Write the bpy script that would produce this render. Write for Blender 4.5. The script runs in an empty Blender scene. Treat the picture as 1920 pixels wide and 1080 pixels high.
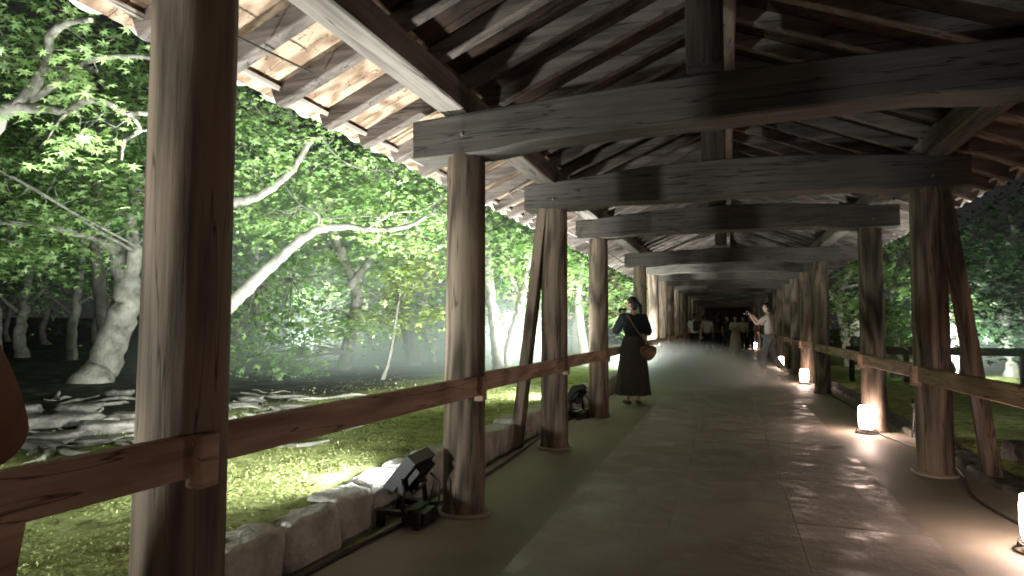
import bpy, bmesh, math, random
import numpy as np
from mathutils import Vector, Matrix, noise

random.seed(7)
RNG = np.random.default_rng(11)
rad = math.radians
S = bpy.context.scene
COL = S.collection

# ------------------------------------------------------------------ camera
CAM_H = 1.25
YAW, PIT, ROL, FPX = 0.331756737, 0.05706046, -0.00388176, 1175.58
cd = bpy.data.cameras.new('camera')
cam = bpy.data.objects.new('camera', cd)
COL.objects.link(cam)
cd.sensor_width = 36
cd.lens = FPX / 1920 * 36
cd.clip_start = 0.05
cd.clip_end = 800
_R = Vector((math.cos(YAW), math.sin(YAW), 0)); _F0 = Vector((-math.sin(YAW), math.cos(YAW), 0)); _Z = Vector((0, 0, 1))
_F = _F0 * math.cos(PIT) + _Z * math.sin(PIT); _U = _Z * math.cos(PIT) - _F0 * math.sin(PIT)
cr, sr = math.cos(ROL), math.sin(ROL)
_R, _U = _R * cr - _U * sr, _U * cr + _R * sr
m = Matrix((( _R.x, _U.x, -_F.x, 0), (_R.y, _U.y, -_F.y, 0), (_R.z, _U.z, -_F.z, CAM_H), (0, 0, 0, 1)))
cam.matrix_world = m
S.camera = cam

def W(px, py, d):
    """a survey point: pixel of the photograph and its distance along the view axis, as a place in the world"""
    return Vector((0, 0, CAM_H)) + (_F + _R * ((px - 960) / FPX) + _U * ((540 - py) / FPX)) * d

# ------------------------------------------------------------------ world: night sky
S.view_settings.view_transform = 'Standard'
S.view_settings.look = 'None'
S.view_settings.gamma = 1
S.view_settings.exposure = 0.0
w = bpy.data.worlds.new('World'); S.world = w; w.use_nodes = True
nt = w.node_tree
sky = nt.nodes.new('ShaderNodeTexSky'); sky.sky_type = 'NISHITA'; sky.sun_disc = False
sky.sun_elevation = rad(-9); sky.sun_rotation = rad(200)
bg = nt.nodes['Background']; bg.inputs[1].default_value = 0.05
mx = nt.nodes.new('ShaderNodeMix'); mx.data_type = 'RGBA'; mx.blend_type = 'ADD'; mx.inputs[0].default_value = 1
mx.inputs[7].default_value = (0.36, 0.34, 0.33, 1)
nt.links.new(sky.outputs[0], mx.inputs[6]); nt.links.new(mx.outputs[2], bg.inputs[0])
S.render.engine = 'CYCLES'
S.cycles.use_denoising = True
S.cycles.max_bounces = 7; S.cycles.diffuse_bounces = 4; S.cycles.transmission_bounces = 4
S.cycles.volume_bounces = 1
S.cycles.sample_clamp_indirect = 4
S.cycles.filter_width = 1.8
S.cycles.use_light_tree = True

FLOOD = (0.95, 1.0, 0.93)
WARM = (1.0, 0.66, 0.48)

# ------------------------------------------------------------------ helpers
def tag(o, label=None, cat=None, group=None, kind=None):
    if label: o['label'] = label
    if cat: o['category'] = cat
    if group: o['group'] = group
    if kind: o['kind'] = kind
    return o

def empty(name, loc=(0, 0, 0), rz=0.0):
    o = bpy.data.objects.new(name, None); COL.objects.link(o)
    o.location = loc; o.rotation_euler = (0, 0, rz); o.empty_display_size = .1
    return o

class MB:
    """collects boxes, bars, tubes and lathes, links them as one mesh object"""
    def __init__(s): s.v = []; s.f = []; s.sm = []; s.mi = []
    def add(s, vs, fs, smooth=False, mi=0):
        b = len(s.v); s.v += [tuple(p) for p in vs]
        s.f += [tuple(i + b for i in f) for f in fs]; s.sm += [smooth] * len(fs); s.mi += [mi] * len(fs)
    def box(s, x0, x1, y0, y1, z0, z1, mi=0):
        vs = [(x, y, z) for z in (z0, z1) for y in (y0, y1) for x in (x0, x1)]
        s.add(vs, [(0, 2, 3, 1), (4, 5, 7, 6), (0, 1, 5, 4), (2, 6, 7, 3), (0, 4, 6, 2), (1, 3, 7, 5)], mi=mi)
    def cbox(s, x0, x1, y0, y1, z0, z1, c=.008, mi=0):
        """box with chamfered edges"""
        bm = bmesh.new(); bmesh.ops.create_cube(bm, size=1)
        for v in bm.verts:
            v.co = Vector(((x0 + x1) / 2 + v.co.x * (x1 - x0), (y0 + y1) / 2 + v.co.y * (y1 - y0), (z0 + z1) / 2 + v.co.z * (z1 - z0)))
        bmesh.ops.bevel(bm, geom=bm.edges[:], offset=c, segments=1, affect='EDGES')
        s.bm(bm, mi=mi)
    def bm(s, bm, smooth=False, mi=0):
        bm.verts.index_update()
        s.add([v.co[:] for v in bm.verts], [[v.index for v in f.verts] for f in bm.faces], smooth, mi); bm.free()
    def bar(s, a, b, wd, ht, up=(0, 0, 1), c=0.0, mi=0):
        a = Vector(a); b = Vector(b); d = (b - a); L = d.length; d.normalize()
        sx = d.cross(Vector(up)).normalized(); uz = sx.cross(d)
        bm = bmesh.new(); bmesh.ops.create_cube(bm, size=1)
        for v in bm.verts:
            q = v.co.copy(); v.co = a + d * ((q.y + .5) * L) + sx * (q.x * wd) + uz * (q.z * ht)
        if c: bmesh.ops.bevel(bm, geom=bm.edges[:], offset=c, segments=1, affect='EDGES')
        s.bm(bm, mi=mi)
    def tube(s, pts, rr, n=8, cap=True, mi=0):
        pts = [Vector(p) for p in pts]
        if not isinstance(rr, (list, tuple)): rr = [rr] * len(pts)
        vs = []; fs = []; ref = None
        for i, p in enumerate(pts):
            t = (pts[min(i + 1, len(pts) - 1)] - pts[max(i - 1, 0)])
            if t.length < 1e-9: t = Vector((0, 0, 1))
            t.normalize()
            if ref is None: ref = t.orthogonal().normalized()
            ref = (ref - t * ref.dot(t))
            if ref.length < 1e-6: ref = t.orthogonal()
            ref.normalize(); o = t.cross(ref)
            for k in range(n):
                a = 2 * math.pi * k / n
                vs.append(p + (ref * math.cos(a) + o * math.sin(a)) * rr[i])
        for i in range(len(pts) - 1):
            for k in range(n):
                fs.append((i * n + k, i * n + (k + 1) % n, (i + 1) * n + (k + 1) % n, (i + 1) * n + k))
        s.add(vs, fs, True, mi)
        if cap:
            s.add(vs[:n][::-1], [tuple(range(n))], False, mi); s.add(vs[-n:], [tuple(range(n))], False, mi)
    def lathe(s, prof, n=24, c=(0, 0, 0), wob=0.0, mi=0, smooth=True, seed=0):
        vs = []; fs = []
        for r, z in prof:
            for k in range(n):
                a = 2 * math.pi * k / n
                q = r * (1 + wob * noise.noise(Vector((math.cos(a) * 1.5 + seed, math.sin(a) * 1.5, z * .8))))
                vs.append((c[0] + q * math.cos(a), c[1] + q * math.sin(a), c[2] + z))
        for i in range(len(prof) - 1):
            for k in range(n):
                fs.append((i * n + k, i * n + (k + 1) % n, (i + 1) * n + (k + 1) % n, (i + 1) * n + k))
        s.add(vs, fs, smooth, mi)
        s.add(vs[:n][::-1], [tuple(range(n))], False, mi); s.add(vs[-n:], [tuple(range(n))], False, mi)
    def ell(s, c, r, sub=2, rot=None, mi=0):
        bm = bmesh.new(); bmesh.ops.create_icosphere(bm, subdivisions=sub, radius=1)
        for v in bm.verts:
            q = Vector((v.co.x * r[0], v.co.y * r[1], v.co.z * r[2]))
            if rot is not None: q = rot @ q
            v.co = Vector(c) + q
        s.bm(bm, True, mi)
    def build(s, name, mat, parent=None, loc=None, mesh_only=False):
        me = bpy.data.meshes.new(name); me.from_pydata(s.v, [], s.f)
        me.polygons.foreach_set('use_smooth', s.sm)
        mats = mat if isinstance(mat, (list, tuple)) else [mat]
        for q in mats: me.materials.append(q)
        if len(mats) > 1: me.polygons.foreach_set('material_index', s.mi)
        me.update()
        if mesh_only: return me
        o = bpy.data.objects.new(name, me); COL.objects.link(o)
        if loc is not None: o.location = loc
        if parent: o.parent = parent
        return o

def copy_tree(o, parent=None):
    c = o.copy(); COL.objects.link(c)
    if parent is not None: c.parent = parent
    for ch in list(o.children): copy_tree(ch, c)
    return c

# ------------------------------------------------------------------ materials
def mat(name):
    M = bpy.data.materials.new(name); M.use_nodes = True
    return M, M.node_tree, M.node_tree.nodes['Principled BSDF']

def N(nt, t, **kw):
    n = nt.nodes.new(t)
    for k, v in kw.items(): setattr(n, k, v)
    return n

def ramp(nt, stops):
    r = nt.nodes.new('ShaderNodeValToRGB'); e = r.color_ramp.elements
    while len(e) < len(stops): e.new(.5)
    for i, (p, c) in enumerate(stops): e[i].position = p; e[i].color = (*c, 1)
    return r

def wood(name, dark, light, axis, scale=1.0, rough=.75, figure=0.35, bump=.25, obj_rand=True):
    """weathered timber, grain running along the given axis"""
    M, nt, P = mat(name); L = nt.links
    tc = N(nt, 'ShaderNodeTexCoord'); oi = N(nt, 'ShaderNodeObjectInfo')
    ad = N(nt, 'ShaderNodeVectorMath', operation='ADD')
    sc = N(nt, 'ShaderNodeVectorMath', operation='SCALE'); sc.inputs[0].default_value = (13.1, 7.7, 9.3)
    if obj_rand: L.new(oi.outputs['Random'], sc.inputs['Scale'])
    else: sc.inputs['Scale'].default_value = 0
    L.new(tc.outputs['Object'], ad.inputs[0]); L.new(sc.outputs[0], ad.inputs[1])
    mp = N(nt, 'ShaderNodeMapping'); s = [14 * scale] * 3; s['xyz'.index(axis)] = .9 * scale
    mp.inputs['Scale'].default_value = s; L.new(ad.outputs[0], mp.inputs[0])
    n1 = N(nt, 'ShaderNodeTexNoise'); n1.inputs['Scale'].default_value = 1.6; n1.inputs['Detail'].default_value = 8; n1.inputs['Roughness'].default_value = .65
    L.new(mp.outputs[0], n1.inputs['Vector'])
    mp2 = N(nt, 'ShaderNodeMapping'); s2 = [3.0 * scale] * 3; s2['xyz'.index(axis)] = .55 * scale
    mp2.inputs['Scale'].default_value = s2; L.new(ad.outputs[0], mp2.inputs[0])
    n2 = N(nt, 'ShaderNodeTexNoise'); n2.inputs['Scale'].default_value = 1.0; n2.inputs['Detail'].default_value = 1.5
    L.new(mp2.outputs[0], n2.inputs['Vector'])
    mu = N(nt, 'ShaderNodeMath', operation='MULTIPLY'); mu.inputs[1].default_value = 40; L.new(n2.outputs[0], mu.inputs[0])
    si = N(nt, 'ShaderNodeMath', operation='SINE'); L.new(mu.outputs[0], si.inputs[0])
    ma = N(nt, 'ShaderNodeMath', operation='MULTIPLY_ADD'); ma.inputs[1].default_value = figure * .28; L.new(si.outputs[0], ma.inputs[0]); L.new(n1.outputs[0], ma.inputs[2])
    n3 = N(nt, 'ShaderNodeTexNoise'); n3.inputs['Scale'].default_value = 1.3; n3.inputs['Detail'].default_value = 4; L.new(ad.outputs[0], n3.inputs['Vector'])
    m2 = N(nt, 'ShaderNodeMath', operation='MULTIPLY_ADD'); m2.inputs[1].default_value = .7; m2.inputs[2].default_value = -.35
    L.new(n3.outputs[0], m2.inputs[0])
    a2 = N(nt, 'ShaderNodeMath', operation='ADD'); L.new(ma.outputs[0], a2.inputs[0]); L.new(m2.outputs[0], a2.inputs[1])
    r = ramp(nt, [(.22, dark), (.72, light)]); L.new(a2.outputs[0], r.inputs[0])
    mp4 = N(nt, 'ShaderNodeMapping'); s4 = [11.0] * 3; s4['xyz'.index(axis)] = .55
    mp4.inputs['Scale'].default_value = s4; L.new(ad.outputs[0], mp4.inputs[0])
    n4 = N(nt, 'ShaderNodeTexNoise'); n4.inputs['Scale'].default_value = 1.0; n4.inputs['Detail'].default_value = 3; L.new(mp4.outputs[0], n4.inputs['Vector'])
    cr_ = ramp(nt, [(.488, (1, 1, 1)), (.5, (.22, .2, .2)), (.512, (1, 1, 1))]); L.new(n4.outputs[0], cr_.inputs[0])
    mm = N(nt, 'ShaderNodeMix', data_type='RGBA', blend_type='MULTIPLY'); mm.inputs[0].default_value = 1
    L.new(r.outputs[0], mm.inputs[6]); L.new(cr_.outputs[0], mm.inputs[7]); L.new(mm.outputs[2], P.inputs['Base Color'])
    P.inputs['Roughness'].default_value = rough; P.inputs['Specular IOR Level'].default_value = .3
    b = N(nt, 'ShaderNodeBump'); b.inputs['Strength'].default_value = bump; b.inputs['Distance'].default_value = .01
    L.new(ma.outputs[0], b.inputs['Height']); L.new(b.outputs[0], P.inputs['Normal'])
    return M

def rough_mat(name, c1, c2, scale=4.0, rough=.85, bump=.4, spec=.3, dist=.02, detail=6, metal=0.0, obj=True):
    M, nt, P = mat(name); L = nt.links
    tc = N(nt, 'ShaderNodeTexCoord')
    n1 = N(nt, 'ShaderNodeTexNoise'); n1.inputs['Scale'].default_value = scale; n1.inputs['Detail'].default_value = detail; n1.inputs['Roughness'].default_value = .6
    L.new(tc.outputs['Object'], n1.inputs['Vector'])
    r = ramp(nt, [(.3, c1), (.7, c2)]); L.new(n1.outputs[0], r.inputs[0]); L.new(r.outputs[0], P.inputs['Base Color'])
    P.inputs['Roughness'].default_value = rough; P.inputs['Specular IOR Level'].default_value = spec; P.inputs['Metallic'].default_value = metal
    if bump:
        n2 = N(nt, 'ShaderNodeTexNoise'); n2.inputs['Scale'].default_value = scale * 4; n2.inputs['Detail'].default_value = 6
        L.new(tc.outputs['Object'], n2.inputs['Vector'])
        b = N(nt, 'ShaderNodeBump'); b.inputs['Strength'].default_value = bump; b.inputs['Distance'].default_value = dist
        L.new(n2.outputs[0], b.inputs['Height']); L.new(b.outputs[0], P.inputs['Normal'])
    return M

def leafmat(name, c1, c2, trans=.45):
    M = bpy.data.materials.new(name); M.use_nodes = True; nt = M.node_tree; L = nt.links
    for n in list(nt.nodes): nt.nodes.remove(n)
    out = N(nt, 'ShaderNodeOutputMaterial')
    at = N(nt, 'ShaderNodeAttribute'); at.attribute_name = 'tint'
    r = ramp(nt, [(0, c1), (1, c2)]); L.new(at.outputs['Fac'], r.inputs[0])
    d = N(nt, 'ShaderNodeBsdfDiffuse'); t = N(nt, 'ShaderNodeBsdfTranslucent'); g = N(nt, 'ShaderNodeBsdfGlossy'); g.inputs['Roughness'].default_value = .45
    hs = N(nt, 'ShaderNodeHueSaturation'); hs.inputs['Saturation'].default_value = 1.15; hs.inputs['Value'].default_value = 1.2; L.new(r.outputs[0], hs.inputs['Color'])
    L.new(r.outputs[0], d.inputs[0]); L.new(hs.outputs[0], t.inputs[0])
    a = N(nt, 'ShaderNodeMixShader'); a.inputs[0].default_value = trans; L.new(d.outputs[0], a.inputs[1]); L.new(t.outputs[0], a.inputs[2])
    b = N(nt, 'ShaderNodeMixShader'); b.inputs[0].default_value = .04; L.new(a.outputs[0], b.inputs[1]); L.new(g.outputs[0], b.inputs[2])
    L.new(b.outputs[0], out.inputs[0])
    return M

def plain(name, c, rough=.6, spec=.4, metal=0.0):
    M, nt, P = mat(name); tc = N(nt, 'ShaderNodeTexCoord')
    n1 = N(nt, 'ShaderNodeTexNoise'); n1.inputs['Scale'].default_value = 30; n1.inputs['Detail'].default_value = 3
    nt.links.new(tc.outputs['Object'], n1.inputs[0])
    r = ramp(nt, [(.2, tuple(x * .85 for x in c)), (.8, tuple(min(1, x * 1.12) for x in c))])
    nt.links.new(n1.outputs[0], r.inputs[0]); nt.links.new(r.outputs[0], P.inputs['Base Color'])
    P.inputs['Roughness'].default_value = rough; P.inputs['Specular IOR Level'].default_value = spec; P.inputs['Metallic'].default_value = metal
    return M

def emit(name, c, st):
    M, nt, P = mat(name)
    P.inputs['Base Color'].default_value = (.8, .75, .7, 1)
    P.inputs['Emission Color'].default_value = (*c, 1); P.inputs['Emission Strength'].default_value = st
    return M

POST = wood('old_post_wood', (.055, .042, .032), (.235, .18, .136), 'z', figure=.7, bump=.6)
RAIL = wood('old_rail_wood', (.23, .145, .105), (.50, .35, .26), 'y', figure=.6)
BEAM = wood('old_beam_wood', (.045, .038, .034), (.125, .11, .10), 'x', figure=.06)
PURL = wood('old_purlin_wood', (.10, .083, .075), (.30, .265, .24), 'y', figure=.2)
RAFT = wood('old_rafter_wood', (.04, .032, .028), (.20, .165, .15), 'x', figure=.35)
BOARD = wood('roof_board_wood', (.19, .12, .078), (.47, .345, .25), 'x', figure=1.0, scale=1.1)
IBOARD = wood('shade_toned_roof_board_wood', (.009, .006, .005), (.062, .037, .026), 'x', figure=.5, obj_rand=False)  # inner boards: the shade under the roof is put into this darker colour
LATH = wood('pale_eave_board_wood', (.28, .23, .20), (.48, .42, .38), 'y', figure=.5)
TILE = rough_mat('pale_roof_tile', (.42, .43, .44), (.62, .63, .64), 6, .55, .15)
STONE = rough_mat('kerb_stone', (.26, .26, .24), (.66, .64, .60), 7, .85, .7, dist=.03)
ROCK = rough_mat('garden_rock', (.04, .038, .034), (.17, .16, .145), 5, .85, .8, dist=.03)
BLACK = plain('black_metal', (.018, .018, .02), .42, .5)
RUBBER = plain('black_cable', (.03, .028, .025), .6)
GREYM = plain('grey_conduit', (.45, .45, .44), .4, .5)
GLASS = plain('lamp_glass', (.6, .62, .62), .2, .5)
DARKW = wood('dark_fence_wood', (.02, .016, .013), (.05, .04, .032), 'x')
PAPER = emit('lit_lantern_paper', (1.0, .72, .60), 62)

def barkmat(name, c1, c2):
    M, nt, P = mat(name); L = nt.links; tc = N(nt, 'ShaderNodeTexCoord')
    n1 = N(nt, 'ShaderNodeTexNoise'); n1.inputs['Scale'].default_value = 5; n1.inputs['Detail'].default_value = 8; n1.inputs['Roughness'].default_value = .65
    L.new(tc.outputs['Object'], n1.inputs[0])
    r = ramp(nt, [(.32, c1), (.68, c2)]); L.new(n1.outputs[0], r.inputs[0]); L.new(r.outputs[0], P.inputs['Base Color'])
    mp = N(nt, 'ShaderNodeMapping'); mp.inputs['Scale'].default_value = (30, 30, 9); L.new(tc.outputs['Object'], mp.inputs[0])
    n2 = N(nt, 'ShaderNodeTexNoise'); n2.inputs['Scale'].default_value = 1; n2.inputs['Detail'].default_value = 5; L.new(mp.outputs[0], n2.inputs[0])
    b = N(nt, 'ShaderNodeBump'); b.inputs['Strength'].default_value = .6; b.inputs['Distance'].default_value = .02
    L.new(n2.outputs[0], b.inputs['Height']); L.new(b.outputs[0], P.inputs['Normal']); P.inputs['Roughness'].default_value = .9
    return M
BARK = barkmat('grey_bark', (.08, .078, .065), (.27, .26, .225))
BARKD = barkmat('dark_bark', (.05, .045, .038), (.14, .125, .11))
LEAF = leafmat('maple_leaf_green', (.13, .25, .08), (.38, .54, .22), .5)
LEAFY = leafmat('maple_leaf_yellow', (.22, .32, .09), (.46, .52, .20))
LEAFD = leafmat('dark_green_leaf', (.018, .06, .018), (.06, .14, .045), .3)  # much darker green, given to distant trees and some at the right
LEAFR = leafmat('brownish_leaf', (.16, .11, .06), (.30, .24, .15), .4)

# ------------------------------------------------------------------ ground
def gz(x, y):
    if x < -2.12:
        t = min(1, max(0, (-2.12 - x) / .08))
        k = max(0, -3 - x)
        return -.02 + t * (.25 + .035 * noise.noise(Vector((x * .8, y * .8, 0))) + .02 * noise.noise(Vector((x * 3, y * 3, 3)))) + .012 * k * min(1, k / 10)
    if x > 2.0:
        t = min(1, (x - 2.0) / .3)
        return -.02 + t * (.03 + .05 * noise.noise(Vector((x * .7, y * .7, 9))))
    return -.02

xs = sorted(set([round(v, 3) for v in list(np.arange(-8, -2.2, .12)) + [-2.2, -2.12, -1.9, 0, 1.9, 2.0, 2.15, 2.3] + list(np.arange(2.5, 8, .5)) + list(np.arange(-20, -8, .5)) + list(np.arange(8, 20, 1)) + [-200, -120, -80, -60, -45, -35, -28, -24, 24, 30, 40, 60, 90, 140, 200]]))
ys = sorted(set([round(v, 3) for v in list(np.arange(-2, 14, .15)) + list(np.arange(14, 40, .6)) + [-60, -30, -15, -8, -5, -3.5, 45, 52, 60, 75, 90, 120, 160, 220]]))
v = [(x, y, gz(x, y)) for y in ys for x in xs]; nx = len(xs)
f = [(j * nx + i, j * nx + i + 1, (j + 1) * nx + i + 1, (j + 1) * nx + i) for j in range(len(ys) - 1) for i in range(nx - 1)]
M, nt, P = mat('mossy_garden_soil'); L = nt.links
tc = N(nt, 'ShaderNodeTexCoord'); sx = N(nt, 'ShaderNodeSeparateXYZ'); L.new(tc.outputs['Object'], sx.inputs[0])
nz = N(nt, 'ShaderNodeTexNoise'); nz.inputs['Scale'].default_value = .55; nz.inputs['Detail'].default_value = 5; L.new(tc.outputs['Object'], nz.inputs[0])
m1 = N(nt, 'ShaderNodeMath', operation='MULTIPLY_ADD'); m1.inputs[1].default_value = 3.2; L.new(nz.outputs[0], m1.inputs[0]); L.new(sx.outputs[0], m1.inputs[2])
mr = N(nt, 'ShaderNodeMapRange'); mr.inputs[1].default_value = -3.9; mr.inputs[2].default_value = -3.0; L.new(m1.outputs[0], mr.inputs[0])
n2 = N(nt, 'ShaderNodeTexNoise'); n2.inputs['Scale'].default_value = 6; n2.inputs['Detail'].default_value = 9; n2.inputs['Roughness'].default_value = .7; L.new(tc.outputs['Object'], n2.inputs[0])
rm = ramp(nt, [(.34, (.07, .06, .02)), (.46, (.22, .26, .09)), (.62, (.36, .40, .16))]); L.new(n2.outputs[0], rm.inputs[0])
n4 = N(nt, 'ShaderNodeTexNoise'); n4.inputs['Scale'].default_value = 3; n4.inputs['Detail'].default_value = 8; L.new(tc.outputs['Object'], n4.inputs[0])
rs = ramp(nt, [(.35, (.014, .015, .012)), (.55, (.035, .034, .028)), (.7, (.10, .095, .08))]); L.new(n4.outputs[0], rs.inputs[0])
mc = N(nt, 'ShaderNodeMix', data_type='RGBA'); L.new(mr.outputs[0], mc.inputs[0]); L.new(rs.outputs[0], mc.inputs[6]); L.new(rm.outputs[0], mc.inputs[7])
L.new(mc.outputs[2], P.inputs['Base Color']); P.inputs['Roughness'].default_value = .95; P.inputs['Specular IOR Level'].default_value = .15
bb = N(nt, 'ShaderNodeBump'); bb.inputs['Strength'].default_value = .8; bb.inputs['Distance'].default_value = .03
n3 = N(nt, 'ShaderNodeTexNoise'); n3.inputs['Scale'].default_value = 28; n3.inputs['Detail'].default_value = 6; L.new(tc.outputs['Object'], n3.inputs[0])
L.new(n3.outputs[0], bb.inputs['Height']); L.new(bb.outputs[0], P.inputs['Normal'])
mb = MB(); mb.add(v, f, True); g = mb.build('ground', M); tag(g, kind='structure')

# floor: trodden earth strips with a band of long paving slabs in the middle
M, nt, P = mat('packed_earth_floor'); L = nt.links
tc = N(nt, 'ShaderNodeTexCoord')
n1 = N(nt, 'ShaderNodeTexNoise'); n1.inputs['Scale'].default_value = 1.1; n1.inputs['Detail'].default_value = 7; L.new(tc.outputs['Object'], n1.inputs[0])
r = ramp(nt, [(.3, (.20, .175, .14)), (.7, (.33, .295, .24))]); L.new(n1.outputs[0], r.inputs[0]); L.new(r.outputs[0], P.inputs['Base Color'])
r2 = ramp(nt, [(.35, (.55, .55, .55)), (.7, (.85, .85, .85))]); L.new(n1.outputs[0], r2.inputs[0]); L.new(r2.outputs[0], P.inputs['Roughness'])
n2 = N(nt, 'ShaderNodeTexNoise'); n2.inputs['Scale'].default_value = 40; n2.inputs['Detail'].default_value = 5; L.new(tc.outputs['Object'], n2.inputs[0])
b = N(nt, 'ShaderNodeBump'); b.inputs['Strength'].default_value = .15; b.inputs['Distance'].default_value = .01; L.new(n2.outputs[0], b.inputs['Height']); L.new(b.outputs[0], P.inputs['Normal'])
EARTH = M
mb = MB()
fx = [-2.02, -1.6, -1.1, -.4, .4, 1.1, 1.6, 1.98]; fy = [i * .8 - 4 for i in range(90)]
vs = [(x + (.03 * noise.noise(Vector((y, x, 0))) if abs(x) > 1.9 else 0), y, .0 - (.008 if abs(x) > 1.9 else 0)) for y in fy for x in fx]
mb.add(vs, [(j * 8 + i, j * 8 + i + 1, (j + 1) * 8 + i + 1, (j + 1) * 8 + i) for j in range(89) for i in range(7)], True)
tag(mb.build('floor', EARTH), kind='structure')

M, nt, P = mat('worn_paving_slab'); L = nt.links
tc = N(nt, 'ShaderNodeTexCoord'); at = N(nt, 'ShaderNodeAttribute'); at.attribute_name = 'tint'
n1 = N(nt, 'ShaderNodeTexNoise'); n1.inputs['Scale'].default_value = 3; n1.inputs['Detail'].default_value = 8; L.new(tc.outputs['Object'], n1.inputs[0])
ad = N(nt, 'ShaderNodeMath', operation='MULTIPLY_ADD'); ad.inputs[1].default_value = .22; L.new(at.outputs['Fac'], ad.inputs[0]); L.new(n1.outputs[0], ad.inputs[2])
r = ramp(nt, [(.4, (.24, .216, .195)), (1.0, (.38, .345, .318))]); L.new(ad.outputs[0], r.inputs[0]); L.new(r.outputs[0], P.inputs['Base Color'])
r2 = ramp(nt, [(.38, (.30, .30, .30)), (.58, (.72, .72, .72))]); L.new(n1.outputs[0], r2.inputs[0]); L.new(r2.outputs[0], P.inputs['Roughness'])
n2 = N(nt, 'ShaderNodeTexNoise'); n2.inputs['Scale'].default_value = 3.2; n2.inputs['Detail'].default_value = 9; n2.inputs['Roughness'].default_value = .62; L.new(tc.outputs['Object'], n2.inputs[0])
b = N(nt, 'ShaderNodeBump'); b.inputs['Strength'].default_value = .5; b.inputs['Distance'].default_value = .04; L.new(n2.outputs[0], b.inputs['Height']); L.new(b.outputs[0], P.inputs['Normal'])
SLAB = M
mb = MB(); tints = []
cols = [(-1.10, -.36), (-.36, .38), (.38, 1.12)]
for x0, x1 in cols:
    y = -3 + random.random()
    while y < 60:
        ln = random.uniform(.9, 1.7); t = random.random(); g = .0008
        mb.cbox(x0 + g, x1 - g, y + g, y + ln - g, -.03, .004, .0015)
        tints.append((len(mb.v), t)); y += ln
o = mb.build('paving', SLAB); tag(o, kind='structure')
a = o.data.attributes.new('tint', 'FLOAT', 'POINT'); arr = np.zeros(len(mb.v)); p0 = 0
for e, t in tints: arr[p0:e] = t; p0 = e
a.data.foreach_set('value', arr)

# ------------------------------------------------------------------ the corridor: one building with its parts
XL, XR = -1.68, 1.63
PY = [-0.70, 1.60, 3.91, 6.22, 8.52] + [12.82 + 2.307 * i for i in range(20)]
hall = empty('wooden_corridor', (0, 0, 0))
tag(hall, 'long open-sided wooden temple corridor with round posts, tie beams, rails and a rafter roof', 'corridor')

# posts
def post_mesh(seed):
    m_ = MB(); prof = [(.150, 0.0), (.152, .02), (.146, .035), (.138, .06)] + [(.138 - .008 * i / 14, .06 + 2.36 * i / 14) for i in range(1, 15)]
    m_.lathe(prof, 28, wob=.035, seed=seed); return m_.build('post', POST, mesh_only=True)
PM = [post_mesh(i * 5.3) for i in range(4)]
stone_me = None
for k, y in enumerate(PY):
    for sdx, x in ((0, XL), (1, XR)):
        o = bpy.data.objects.new('post', PM[(k * 2 + sdx) % 4]); COL.objects.link(o); o.parent = hall
        o.location = (x, y, 0); o.rotation_euler = (0, 0, random.uniform(0, 6.28))
        if k in (1, 2, 3):
            pad = MB(); pad.lathe([(.175, 0), (.18, .012), (.165, .022)], 24, wob=.12, seed=k + 3 * sdx); pad.build('post_base', EARTH, hall, (x, y, .001))

# tie beams: ends lower, underside stepping up inside the posts, slightly crowned top
def beam_mesh(seed, crown=.11):
    n = 40; x0, x1 = -1.97, 1.93; th = .125; m_ = MB(); vs = []
    def sm(t): t = min(1, max(0, t)); return t * t * (3 - 2 * t)
    for i in range(n + 1):
        x = x0 + (x1 - x0) * i / n; u = 1 - abs((x + .02) / 1.95) ** 2
        zb = 2.415 + .035 * sm((x + 1.45) / .4) * sm((1.40 - x) / .4) + .012 * noise.noise(Vector((x, seed, 0)))
        zt = 2.675 + crown * u * max(0, u) ** .3 if u > 0 else 2.675
        zt += .01 * noise.noise(Vector((x, seed, 5)))
        c = .012
        vs += [(x, -th + c, zb), (x, th - c, zb), (x, th, zb + c), (x, th, zt - c), (x, th - c, zt), (x, -th + c, zt), (x, -th, zt - c), (x, -th, zb + c)]
    fs = [(i * 8 + k, (i + 1) * 8 + k, (i + 1) * 8 + (k + 1) % 8, i * 8 + (k + 1) % 8) for i in range(n) for k in range(8)]
    m_.add(vs, fs); m_.add(vs[:8], [tuple(range(8))]); m_.add(vs[-8:], [tuple(range(7, -1, -1))])
    return m_.build('tie_beam', BEAM, mesh_only=True)
BMS = [beam_mesh(i * 3.7, (.12, .10, .05)[i]) for i in range(3)]
for k in (1, 2, 3, 4):
    for x in (XL, XR):
        m_ = MB()
        m_.tube([(.02, -.145, 2.51), (.02, -.118, 2.51)], .012, 8)
        m_.build('peg', POST, hall, (x, PY[k], 0))
strut = MB(); strut.cbox(-.11, .11, -.09, .09, 2.80, 3.50, .01); DPOST = wood('dark_strut_wood', (.025, .02, .017), (.085, .07, .06), 'z', figure=.2)
strut_me = strut.build('king_strut', DPOST, mesh_only=True)
for k, y in enumerate(PY):
    o = bpy.data.objects.new('tie_beam', BMS[k % 3]); COL.objects.link(o); o.parent = hall; o.location = (0, y, 0); o.rotation_euler = (0, -.022 if k == 2 else 0, 0)
    o = bpy.data.objects.new('king_strut', strut_me); COL.objects.link(o); o.parent = hall; o.location = (-.11, y, 0)

# purlins: one stick per bay on each side
for k in range(len(PY) - 1):
    y0, y1 = PY[k], PY[k + 1]
    for xa, xb in ((-1.84, -1.65), (1.60, 1.79)):
        m_ = MB(); m_.cbox(xa, xb, -.002 if k else -1.5, y1 - y0 - .002, 2.682, 2.862, .01)
        m_.build('purlin', PURL, hall, (0, y0, 0))
m_ = MB(); m_.cbox(-.14, .08, -3, PY[-1], 3.36, 3.57, .012); m_.build('ridge_beam', PURL, hall)

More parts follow.
